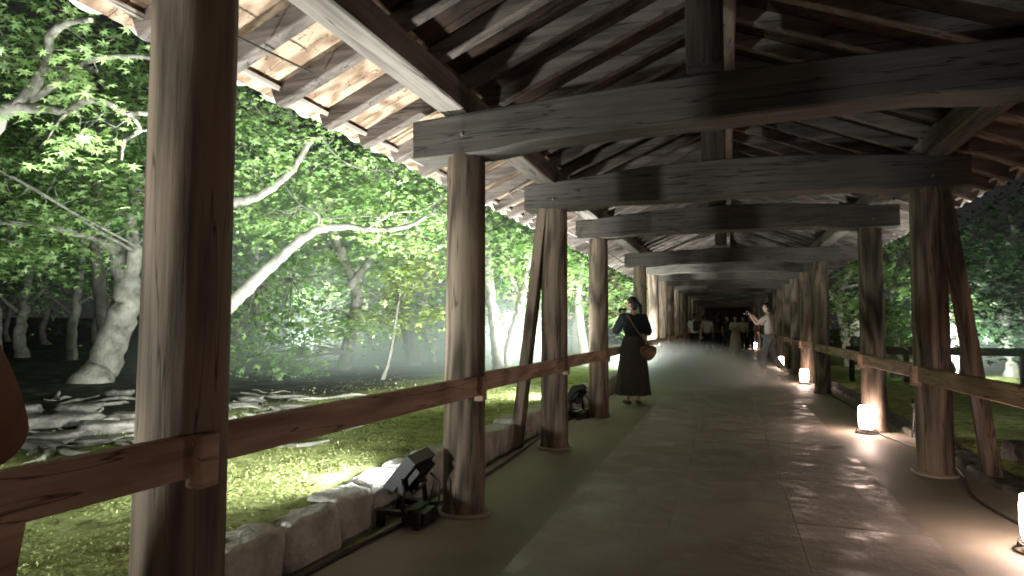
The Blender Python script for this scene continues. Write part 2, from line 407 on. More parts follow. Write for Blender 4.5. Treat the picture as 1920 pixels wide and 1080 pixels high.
# rafters
PITCH = .42
def roofz(x): return 2.862 + PITCH * ((x + 1.745) if x < -.03 else (-.03 * 2 + 1.745 - x))
def rafter_mesh(side):
    m_ = MB(); c = .092
    if side < 0: a = (-2.53, 0, roofz(-2.53) + .05); b_ = (-.04, 0, roofz(-.04) + .05)
    else: a = (2.45, 0, roofz(2.45) + .05); b_ = (-.02, 0, roofz(-.02) + .05)
    m_.bar(a, b_, .085, .105, c=.006); return m_.build('rafter', RAFT, mesh_only=True)
RM = {-1: rafter_mesh(-1), 1: rafter_mesh(1)}
rest = MB(); cnt = 0
n0 = -9
for n in range(n0, 125):
    y = 3.95 + .4614 * n
    for sd in (-1, 1):
        if y > 1.0 and cnt < 96:
            o = bpy.data.objects.new('rafter', RM[sd]); COL.objects.link(o); o.parent = hall; o.location = (0, y, random.uniform(0, .004)); cnt += 1
        else:
            xe = -2.53 if sd < 0 else 2.45
            rest.bar((xe, y, roofz(xe) + .05), (-.03 + .01 * sd, y, roofz(-.03) + .05), .085, .105)
ro = rest.build('far_rafters', RAFT, hall); ro['kind'] = 'stuff'

# boards above the rafters: lapped planks running with the slope, in courses
YB0, YB1 = -3.0, PY[-1] + 1
for sd in (-1, 1):
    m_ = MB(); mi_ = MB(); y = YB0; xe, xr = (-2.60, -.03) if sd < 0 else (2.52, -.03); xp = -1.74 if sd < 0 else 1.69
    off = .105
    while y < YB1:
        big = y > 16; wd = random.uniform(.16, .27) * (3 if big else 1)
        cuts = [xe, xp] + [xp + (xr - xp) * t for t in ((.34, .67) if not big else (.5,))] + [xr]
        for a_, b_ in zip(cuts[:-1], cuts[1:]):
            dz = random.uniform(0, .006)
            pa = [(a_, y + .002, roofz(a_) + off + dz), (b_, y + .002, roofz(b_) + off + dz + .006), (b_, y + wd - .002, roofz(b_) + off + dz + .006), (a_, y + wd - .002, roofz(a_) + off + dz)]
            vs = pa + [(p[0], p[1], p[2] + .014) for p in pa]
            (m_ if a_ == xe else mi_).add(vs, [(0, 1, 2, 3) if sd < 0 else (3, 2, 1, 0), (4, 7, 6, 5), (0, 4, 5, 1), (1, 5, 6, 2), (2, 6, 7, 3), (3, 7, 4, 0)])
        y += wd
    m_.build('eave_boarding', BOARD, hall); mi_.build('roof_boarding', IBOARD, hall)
    # laths along the eave edge
    m_ = MB(); y = YB0
    ex = -2.50 if sd < 0 else 2.42; s_ = -1 if sd < 0 else 1
    while y < YB1:
        ln = random.uniform(2.5, 3.8)
        a = (ex + s_ * .03, y, roofz(ex + s_ * .03) + .118); b_ = (ex + s_ * .03, y + ln - .004, roofz(ex + s_ * .03) + .118)
        m_.bar(a, b_, .13, .028, up=(-s_ * PITCH, 0, 1), c=.003); y += ln
    m_.build('eave_lath', LATH, hall)
    # roof tiles: corrugated pan tiles with thick curved front edges, each course a step
    m_ = MB(); yy = YB0; nseg = 8; tw = .30
    nt_ = int((YB1 - YB0) / tw)
    rows = []
    ex0 = -2.66 if sd < 0 else 2.58
    crs = [ex0 + (-.03 - ex0) * i / 9 for i in range(10)]
    for a_, b_ in zip(crs[:-1], crs[1:]):
        for t in range(nt_):
            vs = []
            for q in range(nseg + 1):
                u = q / nseg; y = YB0 + (t + u) * tw; cz = -.045 * math.sin(math.pi * min(1, u / .8)) if u < .8 else .04 * math.sin(math.pi * (u - .8) / .2)
                for X_, dz in ((a_, .205), (b_, .185)):
                    vs.append((X_, y, roofz(X_) + dz + cz)); vs.append((X_, y, roofz(X_) + dz + cz - .022))
            fs = []
            for q in range(nseg):
                i = q * 4; j = i + 4
                fs += [(i, j, j + 2, i + 2), (i + 1, i + 3, j + 3, j + 1), (i, i + 1, j + 1, j), (i + 2, j + 2, j + 3, i + 3)]
            m_.add(vs, fs, True)
    m_.build('roof_tiles', TILE, hall)
m_ = MB(); m_.tube([(-.03, y, roofz(-.03) + .24) for y in (YB0, YB1)], .11, 12); m_.build('ridge_tile', TILE, hall)

# rails, each end lapping over the inner face of the next post, with a wedge block beneath
def rail(x, s_, y0, y1, last=False):
    ln = y1 - y0
    m_ = MB(); a = Vector((x, .02, .84)); b_ = Vector((x + s_ * .105, ln + .02, .84))
    m_.bar(a, b_, .055, .128, c=.006)
    o = m_.build('rail', RAIL, hall, (0, y0, 0))
    m2 = MB(); m2.cbox(x + s_ * .10, x + s_ * .165, ln - .085, ln - .01, .745, .905, .005)
    m2.build('rail_wedge', RAIL, hall, (0, y0, 0))
for k in range(len(PY) - 1):
    rail(XL, 1, PY[k], PY[k + 1])
    if k != 4 or True: rail(XR, -1, PY[k], PY[k + 1])

# leaning braces outside the posts
def brace(x, y, s_):
    m_ = MB(); m_.bar((x + s_ * .37, -.12, -.01), (x + s_ * .10, -.05, 2.42), .085, .15, up=(0, 1, 0), c=.006)
    m_.build('brace', POST, hall, (0, y, 0))
brace(XL, 6.22, -1); brace(XR, 6.22, 1); brace(XL, 17.43, -1); brace(XR, 15.13, 1); brace(XL, 24.35, -1)
m_ = MB(); m_.bar((XL + -.30, .0, 0), (XL - .14, .0, .80), .10, .14, up=(0, 1, 0), c=.006); m_.build('brace', RAIL, hall, (0, 1.12, 0))

# end wall of the corridor, far away in the dark
m_ = MB(); m_.box(-2.4, 2.4, YB1, YB1 + .2, -.02, 3.4); m_.build('end_wall', POST, hall)
# conduits clipped under the eave
m_ = MB()
m_.tube([(-2.02, 6.3, 2.66), (-2.02, 6.35, 2.56), (-2.0, 6.5, 2.47), (-1.96, 6.9, 2.45), (-1.95, 8.5, 2.45)], .012, 6)
m_.tube([(-2.02, 6.30, 2.66), (-2.10, 6.22, 2.68), (-2.14, 6.1, 2.62), (-2.08, 6.05, 2.55)], .010, 6)
m_.tube([(-1.95, 8.7, 2.47), (-1.95, 12.7, 2.47)], .012, 6)
m_.build('conduit', GREYM, hall)
m_ = MB(); m_.tube([(-2.2, -2 + i * .5, 2.60 - .012 * math.sin(i * 1.7)) for i in range(9)] + [(-2.2, 2.9, 2.66)], .006, 5); m_.build('eave_cable', RUBBER, hall)

# ------------------------------------------------------------------ kerb of rough stones, left side
def boulder(sx_, sy_, sz_, seed, amp=1.0, ex_=6):
    m_ = MB(); bm = bmesh.new(); bmesh.ops.create_cube(bm, size=2)
    bmesh.ops.subdivide_edges(bm, edges=bm.edges[:], cuts=7, use_grid_fill=True)
    for v_ in bm.verts:
        q = v_.co.copy(); l = (abs(q.x) ** ex_ + abs(q.y) ** ex_ + abs(q.z) ** ex_) ** (1 / ex_); q = q / l
        d = 1 + amp * .16 * noise.noise(q * 1.3 + Vector((seed, 0, 0))) + amp * .06 * noise.noise(q * 3.5 + Vector((0, seed, 0))) + .03 * noise.noise(q * 9 + Vector((0, seed, 2)))
        v_.co = Vector((q.x * sx_ * d, q.y * sy_ * d, q.z * sz_ * d))
    m_.bm(bm, True); return m_
kerb = empty('stone_kerb', (-2.18, 0, 0)); tag(kerb, 'low kerb of rough pale stones between corridor floor and mossy garden', 'kerb')
y = -1.2; i = 0
while y < 30:
    ln = random.uniform(.30, .48); hh = random.uniform(.235, .285)
    b_ = boulder(.11, ln / 2 * .97, hh / 2 + .03, i * 1.7, amp=.75, ex_=11)
    o = b_.build('stone', STONE, kerb, (random.uniform(-.02, .02), y + ln / 2, hh / 2 - .03)); o.rotation_euler = (random.uniform(-.06, .06), random.uniform(-.1, .1), random.uniform(-.08, .08))
    y += ln - .012; i += 1
# right kerb
kerb2 = empty('edging_kerb', (2.05, 0, 0)); tag(kerb2, 'dark flat stone edging along the outer right side of the corridor floor', 'kerb')
y = 1
while y < 24:
    ln = random.uniform(.5, .8); b_ = boulder(.12, ln / 2, .06, y * 3); b_.build('stone', ROCK, kerb2, (0, y + ln / 2, -.01)); y += ln + .01

# ------------------------------------------------------------------ floodlights
def flood(loc, rz, power, tilt=38, name_label=None, group='black floodlights on the ground beside the corridor', spot=True, cone=162):
    e = empty('floodlight', loc, rz); tag(e, name_label, 'floodlight', group)      # faces local -X
    m_ = MB()
    m_.box(-.16, .12, -.15, -.11, .07, .10); m_.box(-.16, .12, .11, .15, .07, .10); m_.box(.02, .08, -.15, .15, .07, .10)
    for a, b_ in ((-.16, -.15), (-.16, .11), (.08, -.15), (.08, .11)): m_.box(a, a + .04, b_, b_ + .04, -.005, .075)
    m_.build('stand', BLACK, e)
    m_ = MB(); m_.cbox(-.02, .14, -.10, .10, .012, .085, .006); m_.build('power_box', BLACK, e)
    m_ = MB()
    for s_ in (-1, 1): m_.bar((.03, s_ * .165, .09), (.0, s_ * .165, .30), .03, .012, up=(0, 1, 0))
    m_.bar((.03, -.17, .095), (.03, .17, .095), .035, .012)
    m_.build('bracket', BLACK, e)
    rot = Matrix.Rotation(-rad(tilt), 3, 'Y')   # lens normal local -X tipped up
    m_ = MB(); c = Vector((0, 0, .31)); bm = bmesh.new(); bmesh.ops.create_cube(bm, size=1)
    for v_ in bm.verts: v_.co = Vector((v_.co.x * .05, v_.co.y * .31, v_.co.z * .25))
    bmesh.ops.bevel(bm, geom=bm.edges[:], offset=.01, segments=2, affect='EDGES')
    for q in range(11):
        r_ = bmesh.ops.create_cube(bm, size=1)
        for v_ in r_['verts']: v_.co = Vector((v_.co.x * .05 + .045, v_.co.y * .008 - .12 + q * .024, v_.co.z * .19))
    r_ = bmesh.ops.create_cube(bm, size=1)
    for v_ in r_['verts']: v_.co = Vector((v_.co.x * .05 + .085, v_.co.y * .10, v_.co.z * .09 - .03))
    for (ya, yb, za, zb) in ((-.156, .156, .110, .126), (-.156, .156, -.126, -.110), (-.156, -.140, -.110, .110), (.140, .156, -.110, .110)):
        r_ = bmesh.ops.create_cube(bm, size=1)
        for v_ in r_['verts']: v_.co = Vector((v_.co.x * .075 - .0135, v_.co.y * (yb - ya) + (ya + yb) / 2, v_.co.z * (zb - za) + (za + zb) / 2))
    R3 = Matrix.Rotation(rad(tilt), 3, 'Y')
    for v_ in bm.verts: v_.co = c + R3 @ v_.co
    m_.bm(bm); hd = m_.build('lamp_head', BLACK, e)
    m_ = MB(); vs = [c + R3 @ Vector((-.0255, yy_, zz_)) for yy_, zz_ in ((-.135, -.105), (.135, -.105), (.135, .105), (-.135, .105))]
    vs2 = [c + R3 @ Vector((-.0265, yy_, zz_)) for yy_, zz_ in ((-.135, -.105), (.135, -.105), (.135, .105), (-.135, .105))]
    m_.add(vs + vs2, [(3, 2, 1, 0), (4, 5, 6, 7), (0, 1, 5, 4), (1, 2, 6, 5), (2, 3, 7, 6), (3, 0, 4, 7)])
    m_.build('lens', FLENS, hd)
    m_ = MB(); m_.tube([(.11, .05, .30), (.17, .06, .24), (.17, .05, .12), (.14, .04, .05)], .007, 6); m_.build('lamp_cable', RUBBER, e)
    ld = bpy.data.lights.new('flood_light', 'SPOT'); ld.energy = power; ld.color = FLOOD; ld.spot_size = rad(cone); ld.spot_blend = 1.0; ld.shadow_soft_size = .09
    lo = bpy.data.objects.new('flood_light', ld); COL.objects.link(lo); lo.parent = e
    dirv = R3 @ Vector((-1, 0, 0)); lo.location = c + dirv * .13
    lo.rotation_euler = dirv.to_track_quat('-Z', 'Y').to_euler()
    return e
FLENS = emit('lit_flood_lens', FLOOD, 30)
FP = 5.0
flood((-1.93, .85, .0), rad(10), 60 * FP, 40, 'black floodlight on the floor edge behind the nearest post, low and mostly hidden')
flood((-1.92, 3.62, .0), rad(3), 210 * FP, 40, 'black floodlight on the floor left of the second round post, seen from behind')
flood((-1.95, 8.30, .0), rad(-15), 300 * FP, 40, 'small black floodlight between the third and fourth left posts')
flood((-1.98, 13.6, .0), rad(-72), 300 * FP, 40, 'floodlight on the left floor edge beyond the standing woman')
flood((-1.98, 20.4, .0), rad(-5), 300 * FP, 40, 'floodlight at the far left floor edge of the corridor')
flood((-1.98, 29.0, .0), rad(0), 300 * FP, 40, 'farthest floodlight along the left edge of the corridor')
flood((-9.3, 12.2, gz(-9.3, 12.2)), rad(-60), 450 * FP, 40, 'garden floodlight hidden low in the mist behind the leaning slim trunk', 'floodlights among the garden trees')
flood((-5.0, 15.0, gz(-5, 15)), rad(-50), 300 * FP, 35, 'garden floodlight in the mist behind the brace', 'floodlights among the garden trees')
flood((-13, 22, gz(-13, 22)), rad(-40), 1100 * FP, 35, 'garden floodlight deep among the far left trees', 'floodlights among the garden trees')
flood((-3.4, -.5, gz(-3.4, -.5)), rad(-88), 130 * FP, 24, 'floodlight on the moss outside the left frame edge', 'floodlights among the garden trees', cone=124)
for (px_, d_, rz_, pw, lb) in ((345, 4.6, -52, 330, 'added fill floodlight on the moss hidden by the nearest post'), (868, 7.2, -30, 330, 'added fill floodlight on the moss hidden by the second post'), (1038, 12.5, -40, 460, 'added fill floodlight hidden by the third post')):
    q_ = W(px_, 700, d_); flood((q_.x, q_.y, gz(q_.x, q_.y)), rad(rz_), pw * FP, 44, lb, 'floodlights among the garden trees', cone=150)  # unseen lamps added behind the posts to brighten the maples
flood((4.6, 16.5, gz(4.6, 16.5)), rad(180 + 50), 420 * FP, 35, 'garden floodlight on the right side behind the corridor posts', 'floodlights among the garden trees')
q_ = W(1742, 700, 7.0); flood((q_.x, q_.y, gz(q_.x, q_.y)), rad(180 + 48), 170 * FP, 42, 'added fill floodlight hidden behind the near right post', 'floodlights among the garden trees', cone=120)  # unseen lamp added to brighten the foliage on the right
flood((4.2, 24.0, gz(4.2, 24)), rad(180 + 40), 190 * FP, 35, 'garden floodlight far along the right side', 'floodlights among the garden trees')

# floor cables
def cable(pts, name_label, r=.011, groupn=None):
    m_ = MB(); P_ = [Vector(p) for p in pts]; out = []
    for i in range(len(P_) - 1):
        p0 = P_[max(i - 1, 0)]; p1 = P_[i]; p2 = P_[i + 1]; p3 = P_[min(i + 2, len(P_) - 1)]
        for q in range(6):
            t = q / 6; out.append(.5 * ((2 * p1) + (p2 - p0) * t + (2 * p0 - 5 * p1 + 4 * p2 - p3) * t * t + (3 * p1 - p0 - 3 * p2 + p3) * t ** 3))
    out.append(P_[-1]); m_.tube(out, r, 6); o = m_.build('floor_cable', RUBBER); tag(o, name_label, 'cable', groupn); return o
cable([(-2.0, -1, .008), (-1.99, 1.5, .008), (-2.0, 2.7, .008), (-1.93, 3.58, .008), (-1.90, 4.4, .008), (-1.93, 5.85, .008), (-2.0, 7.4, .008), (-1.96, 9, .008), (-1.99, 14, .008), (-1.98, 30, .008)], 'black cable running along the left floor edge under the floodlight')
cable([(1.78, 1.5, .012), (1.70, 3.2, .012), (1.74, 4.4, .012), (1.66, 5.4, .012), (1.86, 6.5, .012), (1.74, 7.6, .012), (1.62, 8.3, .012), (1.80, 9.4, .012), (1.72, 12, .012), (1.70, 14.9, .012), (1.75, 18, .012), (1.66, 20.4, .012), (1.7, 30, .012)], 'dark lantern cable lying along the right floor edge', .009)

# ------------------------------------------------------------------ lanterns
def make_lantern():
    e = empty('floor_lantern', (0, 0, 0))
    m_ = MB(); m_.lathe([(.070, .055), (.080, .09), (.086, .17), (.085, .25), (.079, .305), (.070, .310)], 24)
    m_.build('lamp_shade', PAPER, e)
    m_ = MB()
    for z, r_ in ((.006, .115), (.045, .095)):
        m_.tube([(r_ * math.cos(a), r_ * math.sin(a), z) for a in [i * math.pi / 12 for i in range(25)]], .006, 6, False)
    for a in range(4): m_.tube([(.115 * math.cos(a * 1.57 + .7), .115 * math.sin(a * 1.57 + .7), .006), (.10 * math.cos(a * 1.57 + .7), .10 * math.sin(a * 1.57 + .7), .05)], .005, 5)
    m_.lathe([(.066, .036), (.076, .042), (.076, .053), (.07, .054)], 20)
    m_.build('stand', BLACK, e)
    return e
L0 = make_lantern()
lant = [((1.60, 4.27), 'paper lantern on the right floor at the frame edge, nearest and brightest'),
        ((1.50, 8.28), 'glowing paper lantern in front of the third right post'),
        ((1.50, 14.6), 'glowing paper lantern left of the dark right post, second from the walking person'),
        ((1.47, 20.1), 'small glowing lantern close behind the person in light shirt and grey trousers'),
        ((1.30, 35.0), 'tiny far lantern right of the seated group'), ((1.05, 41.0), 'tiniest far lantern beside the seated group'),
        ((1.60, -1.6), 'paper lantern on the right floor behind the viewer'), ((1.55, -5.0), 'added fill lantern on the right floor farthest behind the viewer'), ((-1.78, 16.35), 'paper lantern on the left floor between posts right of the person in black')]  # the farthest one behind the viewer is added as soft fill
for i, ((x, y), lb) in enumerate(lant):
    e = L0 if i == 0 else copy_tree(L0); e.location = (x, y, .003); e.rotation_euler = (0, 0, i * .7)
    tag(e, lb, 'lantern', 'paper lanterns along the side of the floor')

# ------------------------------------------------------------------ trees
def star(k):
    """outline of a leaf with k lobes in its own plane: centre, then tip and notch in turn"""
    pts = [(0, 0)]
    span = rad(290) if k > 3 else rad(200)
    for i in range(k):
        a = math.pi / 2 - span / 2 + span * i / (k - 1); L_ = 1.0 - .38 * abs(2 * i / (k - 1) - 1) ** 1.5
        if i:
            am = a - span / (k - 1) / 2; pts.append((.34 * math.cos(am), .34 * math.sin(am)))
        pts.append((L_ * math.cos(a), L_ * math.sin(a)))
    fs = []
    # each lobe: centre, notch before, tip, notch after
    n = len(pts); idx = list(range(1, n)); tips = idx[0::2]; notches = idx[1::2]
    for j, t in enumerate(tips):
        a = notches[j - 1] if j > 0 else None; b_ = notches[j] if j < len(notches) else None
        if a and b_: fs.append((0, a, t, b_))
        elif b_: fs.append((0, t, b_, b_))
        else: fs.append((0, a, t, t))
    return np.array(pts), fs
STARS = {}
for k in (7, 5, 3):
    p_, f_ = star(k); STARS[k] = (p_, [tuple(dict.fromkeys(q)) for q in f_])

def leaf_mesh(name, P_, size, kind, mats, tint, parent, droop=.35, matidx=None):
    n = len(P_); pts, fs = STARS[kind]; k = len(pts)
    nr = RNG.normal(0, droop, (n, 3)); nr[:, 2] += 1; nr /= np.linalg.norm(nr, axis=1)[:, None]
    a = RNG.uniform(0, 2 * np.pi, n); t = np.stack([np.cos(a), np.sin(a), -.25 + 0 * a], 1)
    t -= nr * (t * nr).sum(1)[:, None]; t /= np.linalg.norm(t, axis=1)[:, None]; bb_ = np.cross(nr, t)
    sz = size * RNG.uniform(.5, 1.4, n)
    V = P_[:, None, :] + sz[:, None, None] * (pts[None, :, 0, None] * bb_[:, None, :] + pts[None, :, 1, None] * t[:, None, :]
        - (.25 * (pts ** 2).sum(1))[None, :, None] * nr[:, None, :])
    V = V.reshape(-1, 3)
    me = bpy.data.meshes.new(name); me.vertices.add(len(V)); me.vertices.foreach_set('co', V.astype('f').ravel())
    lens = [len(q) for q in fs]; flat = [i for q in fs for i in q]; lt = len(flat)
    loops = (np.arange(n)[:, None] * k + np.array(flat)[None, :]).ravel().astype('i')
    me.loops.add(len(loops)); me.loops.foreach_set('vertex_index', loops)
    me.polygons.add(n * len(fs)); st = (np.arange(n)[:, None] * lt + np.cumsum([0] + lens[:-1])[None, :]).ravel().astype('i')
    me.polygons.foreach_set('loop_start', st)
    me.materials.append(mats)
    at = me.attributes.new('tint', 'FLOAT', 'POINT')
    tv = np.clip(tint + RNG.normal(0, .18, n), 0, 1); at.data.foreach_set('value', np.repeat(tv, k).astype('f'))
    me.update(calc_edges=True); me.validate()
    o = bpy.data.objects.new(name, me); COL.objects.link(o); o.parent = parent
    return o

def smooth_poly(pts, n=5, jit=.0):
    P_ = [Vector(p) for p in pts]; out = []
    for i in range(len(P_) - 1):
        p0 = P_[max(i - 1, 0)]; p1 = P_[i]; p2 = P_[i + 1]; p3 = P_[min(i + 2, len(P_) - 1)]
        for q in range(n):
            t = q / n; v_ = .5 * ((2 * p1) + (p2 - p0) * t + (2 * p0 - 5 * p1 + 4 * p2 - p3) * t * t + (3 * p1 - p0 - 3 * p2 + p3) * t ** 3)
            if jit and (i or q): v_ = v_ + Vector((random.gauss(0, jit), random.gauss(0, jit), random.gauss(0, jit)))
            out.append(v_)
    out.append(P_[-1]); return out

def tree(name, label, limbs, blobs, leaf=LEAF, bark=BARK, size=.06, kind=5, per=26, spread=.22, tint=.5, twig=True, group=None, cat='tree', sub=1.0, flat=.26):
    """limbs: list of (points, r0, r1); blobs: (centre, rx, rz, number of leaf sprays)"""
    base = Vector(limbs[0][0][0]); e = empty(name, base); tag(e, label, cat, group)
    m_ = MB(); nodes = []
    for pts, r0, r1 in limbs:
        sp = smooth_poly([Vector(p) - base for p in pts], 6, r1 * .25)
        rr = [r0 + (r1 - r0) * (i / (len(sp) - 1)) ** .8 for i in range(len(sp))]
        rr = [r_ * (1 + .10 * noise.noise(Vector((i * .7, r0 * 50, 0)))) for i, r_ in enumerate(rr)]
        if pts is limbs[0][0]: sp[0] = sp[0] + Vector((0, 0, -.25)); rr[0] *= 1.35; rr[1] *= 1.15; rr[2] *= 1.05
        m_.tube(sp, rr, 12 if r0 > .06 else 7); nodes += sp[2:]
    cs = []
    sub *= .62; spread *= 1.1; size *= 1.36; per = int(per * .95)
    for c, rx, rz, ns in blobs:
        c = Vector(c) - base
        for _ in range(int(ns * sub)):
            while True:
                q = Vector((random.uniform(-1, 1), random.uniform(-1, 1), random.uniform(-1, 1)))
                if .1 < q.length < 1: break
            q = c + Vector((q.x * rx, q.y * rx, q.z * rz))
            if abs(q.x + base.x) > 2.95: cs.append(q)
    if twig and nodes:
        nn = list(nodes)
        for p in cs:
            near = min(nn[::2] if len(nn) > 60 else nn, key=lambda a: (a - p).length + (0 if a.z < p.z + .3 else .4))
            mid = near.lerp(p, .5) + Vector((random.gauss(0, .06), random.gauss(0, .06), .06 * (p - near).length + random.gauss(0, .04)))
            L_ = (p - near).length
            if L_ < 3.0:
                sp = smooth_poly([near, mid, p], 3); r_ = .004 + .006 * min(L_, 1.5) * (1 + size * 3)
                m_.tube(sp, [r_ * (1 - .8 * i / (len(sp) - 1)) for i in range(len(sp))], 4, False)
                if len(nn) < 300: nn.append(mid)
    m_.build('trunk', bark, e)
    if cs:
        C_ = np.array([tuple(p) for p in cs]); n = len(C_) * per
        idx = np.repeat(np.arange(len(C_)), per)
        off = RNG.normal(0, 1, (n, 3)) * np.array([spread, spread, spread * flat])
        # sprays tilt a little, each its own way
        tl = RNG.normal(0, .25, (len(C_), 2))[idx]; off[:, 2] += off[:, 0] * tl[:, 0] + off[:, 1] * tl[:, 1] - .25 * (off[:, 0] ** 2 + off[:, 1] ** 2) / spread
        tn = np.clip(tint + RNG.normal(0, .32, len(C_)), 0, 1)[idx]
        leaf_mesh('crown', C_[idx] + off, size, kind, leaf, tn, e)
    return e

def gp(px, py, d):     # survey point dropped to the ground
    p = W(px, py, d); return Vector((p.x, p.y, gz(p.x, p.y) - .04))

# 1 near maple, trunk outside the frame to the left, limbs reaching in at the top left
D = 5.6
tree('maple_tree', 'maple with pale limbs and hanging star leaves at the top left',
     [([gp(-260, 800, D + .6), W(-200, 600, D + .5), W(-110, 400, D + .2), W(-40, 260, D), W(5, 212, D)], .17, .075),
      ([W(0, 215, D), W(45, 185, D), W(85, 120, D - .1), W(95, 62, D - .2), W(138, 40, D - .3), W(170, 38, D - .5)], .062, .022),
      ([W(30, 200, D), W(95, 133, D + .2), W(165, 128, D + .2), W(183, 134, D + .2)], .035, .018),
      ([W(20, 205, D), W(100, 160, D + .1), W(165, 115, D + .2), W(230, 105, D + .4), W(300, 108, D + .7), W(360, 95, D + 1)], .045, .014),
      ([W(15, 200, D), W(75, 203, D), W(130, 208, D), (W(158, 190, D)), W(200, 193, D + .1), W(245, 212, D + .2), W(300, 205, D + .3), W(340, 190, D + .4)], .05, .02),
      ([W(135, 205, D), W(112, 225, D), W(90, 260, D + .2)], .018, .006),
      ([W(240, 210, D), W(262, 240, D + .2), W(235, 262, D + .4), W(228, 300, D + .5)], .022, .012),
      ([W(235, 262, D + .3), W(268, 245, D + .3), W(300, 236, D + .4)], .018, .010),
      ([W(92, 100, D), W(40, 108, D), W(-20, 104, D)], .012, .006),
      ([W(100, 92, D), W(160, 92, D + .1), W(215, 72, D + .2)], .008, .004)],
     [(W(120, 245, D - .2), .30, .16, 11), (W(150, 262, D - .2), .22, .12, 6), (W(75, 95, D), .22, .12, 5), (W(130, 112, D - .1), .25, .08, 5), (W(200, 95, D), .22, .06, 4),
      (W(150, 160, D + .1), .3, .08, 6), (W(195, 180, D), .25, .07, 4), (W(210, 215, D - .1), .15, .05, 2), (W(90, 15, D - .2), .3, .1, 5), (W(20, 60, D), .3, .2, 7),
      (W(60, 165, D + .3), .3, .15, 5), (W(-40, 150, D), .5, .4, 8), (W(250, 50, D + .5), .3, .15, 3)],
     size=.052, kind=7, per=13, spread=.15, tint=.75)

# 2 the leaning pale trunk by the roots
D = 10.2
tree('maple_tree', 'big maple with thick pale leaning trunk left of the nearest post',
     [([gp(165, 745, 9.9), W(192, 690, D), W(226, 600, D), W(240, 540, D + .1), W(225, 490, D + .2), W(195, 440, D + .2), W(160, 380, D + .3), W(120, 300, D + .5)], .30, .09),
      ([W(238, 545, D + .1), W(250, 480, D + .1), W(246, 410, D), W(270, 330, D - .2), W(330, 260, D - .3)], .15, .05),
      ([W(205, 455, D), W(110, 430, D - .8), W(40, 420, D - 1.2), W(-30, 415, D - 1.5)], .07, .03),
      ([W(250, 470, D - .1), W(180, 430, D - 1), W(100, 375, D - 1.6), (W(20, 330, D - 1.9))], .035, .01),
      ([W(270, 470, D - .3), W(215, 440, D - 1.0), W(140, 400, D - 1.6), W(0, 320, D - 2.2)], .02, .008)],
     [(W(60, 400, D - 1.2), 1.0, .3, 60), (W(150, 340, D - .5), 1.2, .35, 60), (W(200, 400, D - .8), .9, .25, 40), (W(30, 300, D), 1.2, .4, 45), (W(230, 300, D), 1.2, .5, 50),
      (W(70, 470, D - 1.4), .8, .18, 35), (W(10, 450, D - 1), .9, .25, 30), (W(230, 240, D + .5), 1.2, .5, 30), (W(120, 200, D + 1.5), 1.5, .8, 40), (W(330, 350, D), 1.2, .6, 45)],
     size=.055, per=26, spread=.20, tint=.42)

# 3 maple whose trunk hides behind the nearest post, long limbs reaching right
D = 7.6
tree('maple_tree', 'maple hidden behind the nearest post sending long pale limbs to the right',
     [([gp(335, 760, D), W(350, 690, D), W(385, 620, D), W(432, 574, D), W(480, 525, D + .1), W(540, 470, D + .2), W(590, 433, D + .3), W(640, 425, D + .3), W(700, 430, D + .4), W(760, 425, D + .5), W(810, 400, D + .6)], .12, .02),
      ([W(352, 690, D), W(350, 560, D), W(370, 430, D), W(400, 385, D), W(440, 378, D), W(475, 372, D), W(520, 345, D), W(558, 305, D), W(580, 268, D), W(600, 255, D + .1)], .10, .022),
      ([W(350, 560, D), W(345, 400, D + .3), W(330, 250, D + .5), W(350, 100, D + .6)], .07, .03),
      ([W(590, 433, D + .3), W(600, 410, D + .3), W(585, 395, D + .3), W(560, 380, D + .5), W(520, 330, D + .6)], .028, .01),
      ([W(605, 262, D), W(640, 300, D + .1), W(690, 320, D + .3), W(730, 318, D + .5)], .012, .004),
      ([W(690, 428, D + .3), W(740, 400, D + .3), W(790, 395, D + .4), W(830, 370, D + .5)], .012, .005),
      ([W(610, 412, D + .3), W(680, 405, D + .5), W(760, 412, D + .6)], .012, .005),
      ([W(500, 360, D), W(470, 300, D + .2), W(445, 250, D + .2)], .012, .005)],
     [(W(480, 240, D + .2), .55, .3, 26), (W(540, 285, D + .1), .45, .16, 16), (W(600, 245, D - .1), .35, .14, 9), (W(490, 330, D + .4), .7, .25, 30), (W(660, 300, D + .6), .6, .2, 22),
      (W(470, 420, D + .6), .7, .25, 30), (W(560, 400, D + .8), .7, .3, 26), (W(720, 350, D + .9), .7, .3, 34), (W(780, 400, D + .9), .6, .25, 30), (W(640, 380, D + .9), .7, .25, 30), (W(740, 450, D + .9), .6, .15, 20),
      (W(500, 190, D + .3), .5, .25, 14), (W(800, 330, D + 1), .5, .25, 14)],
     size=.040, kind=5, per=24, spread=.15, tint=.66)

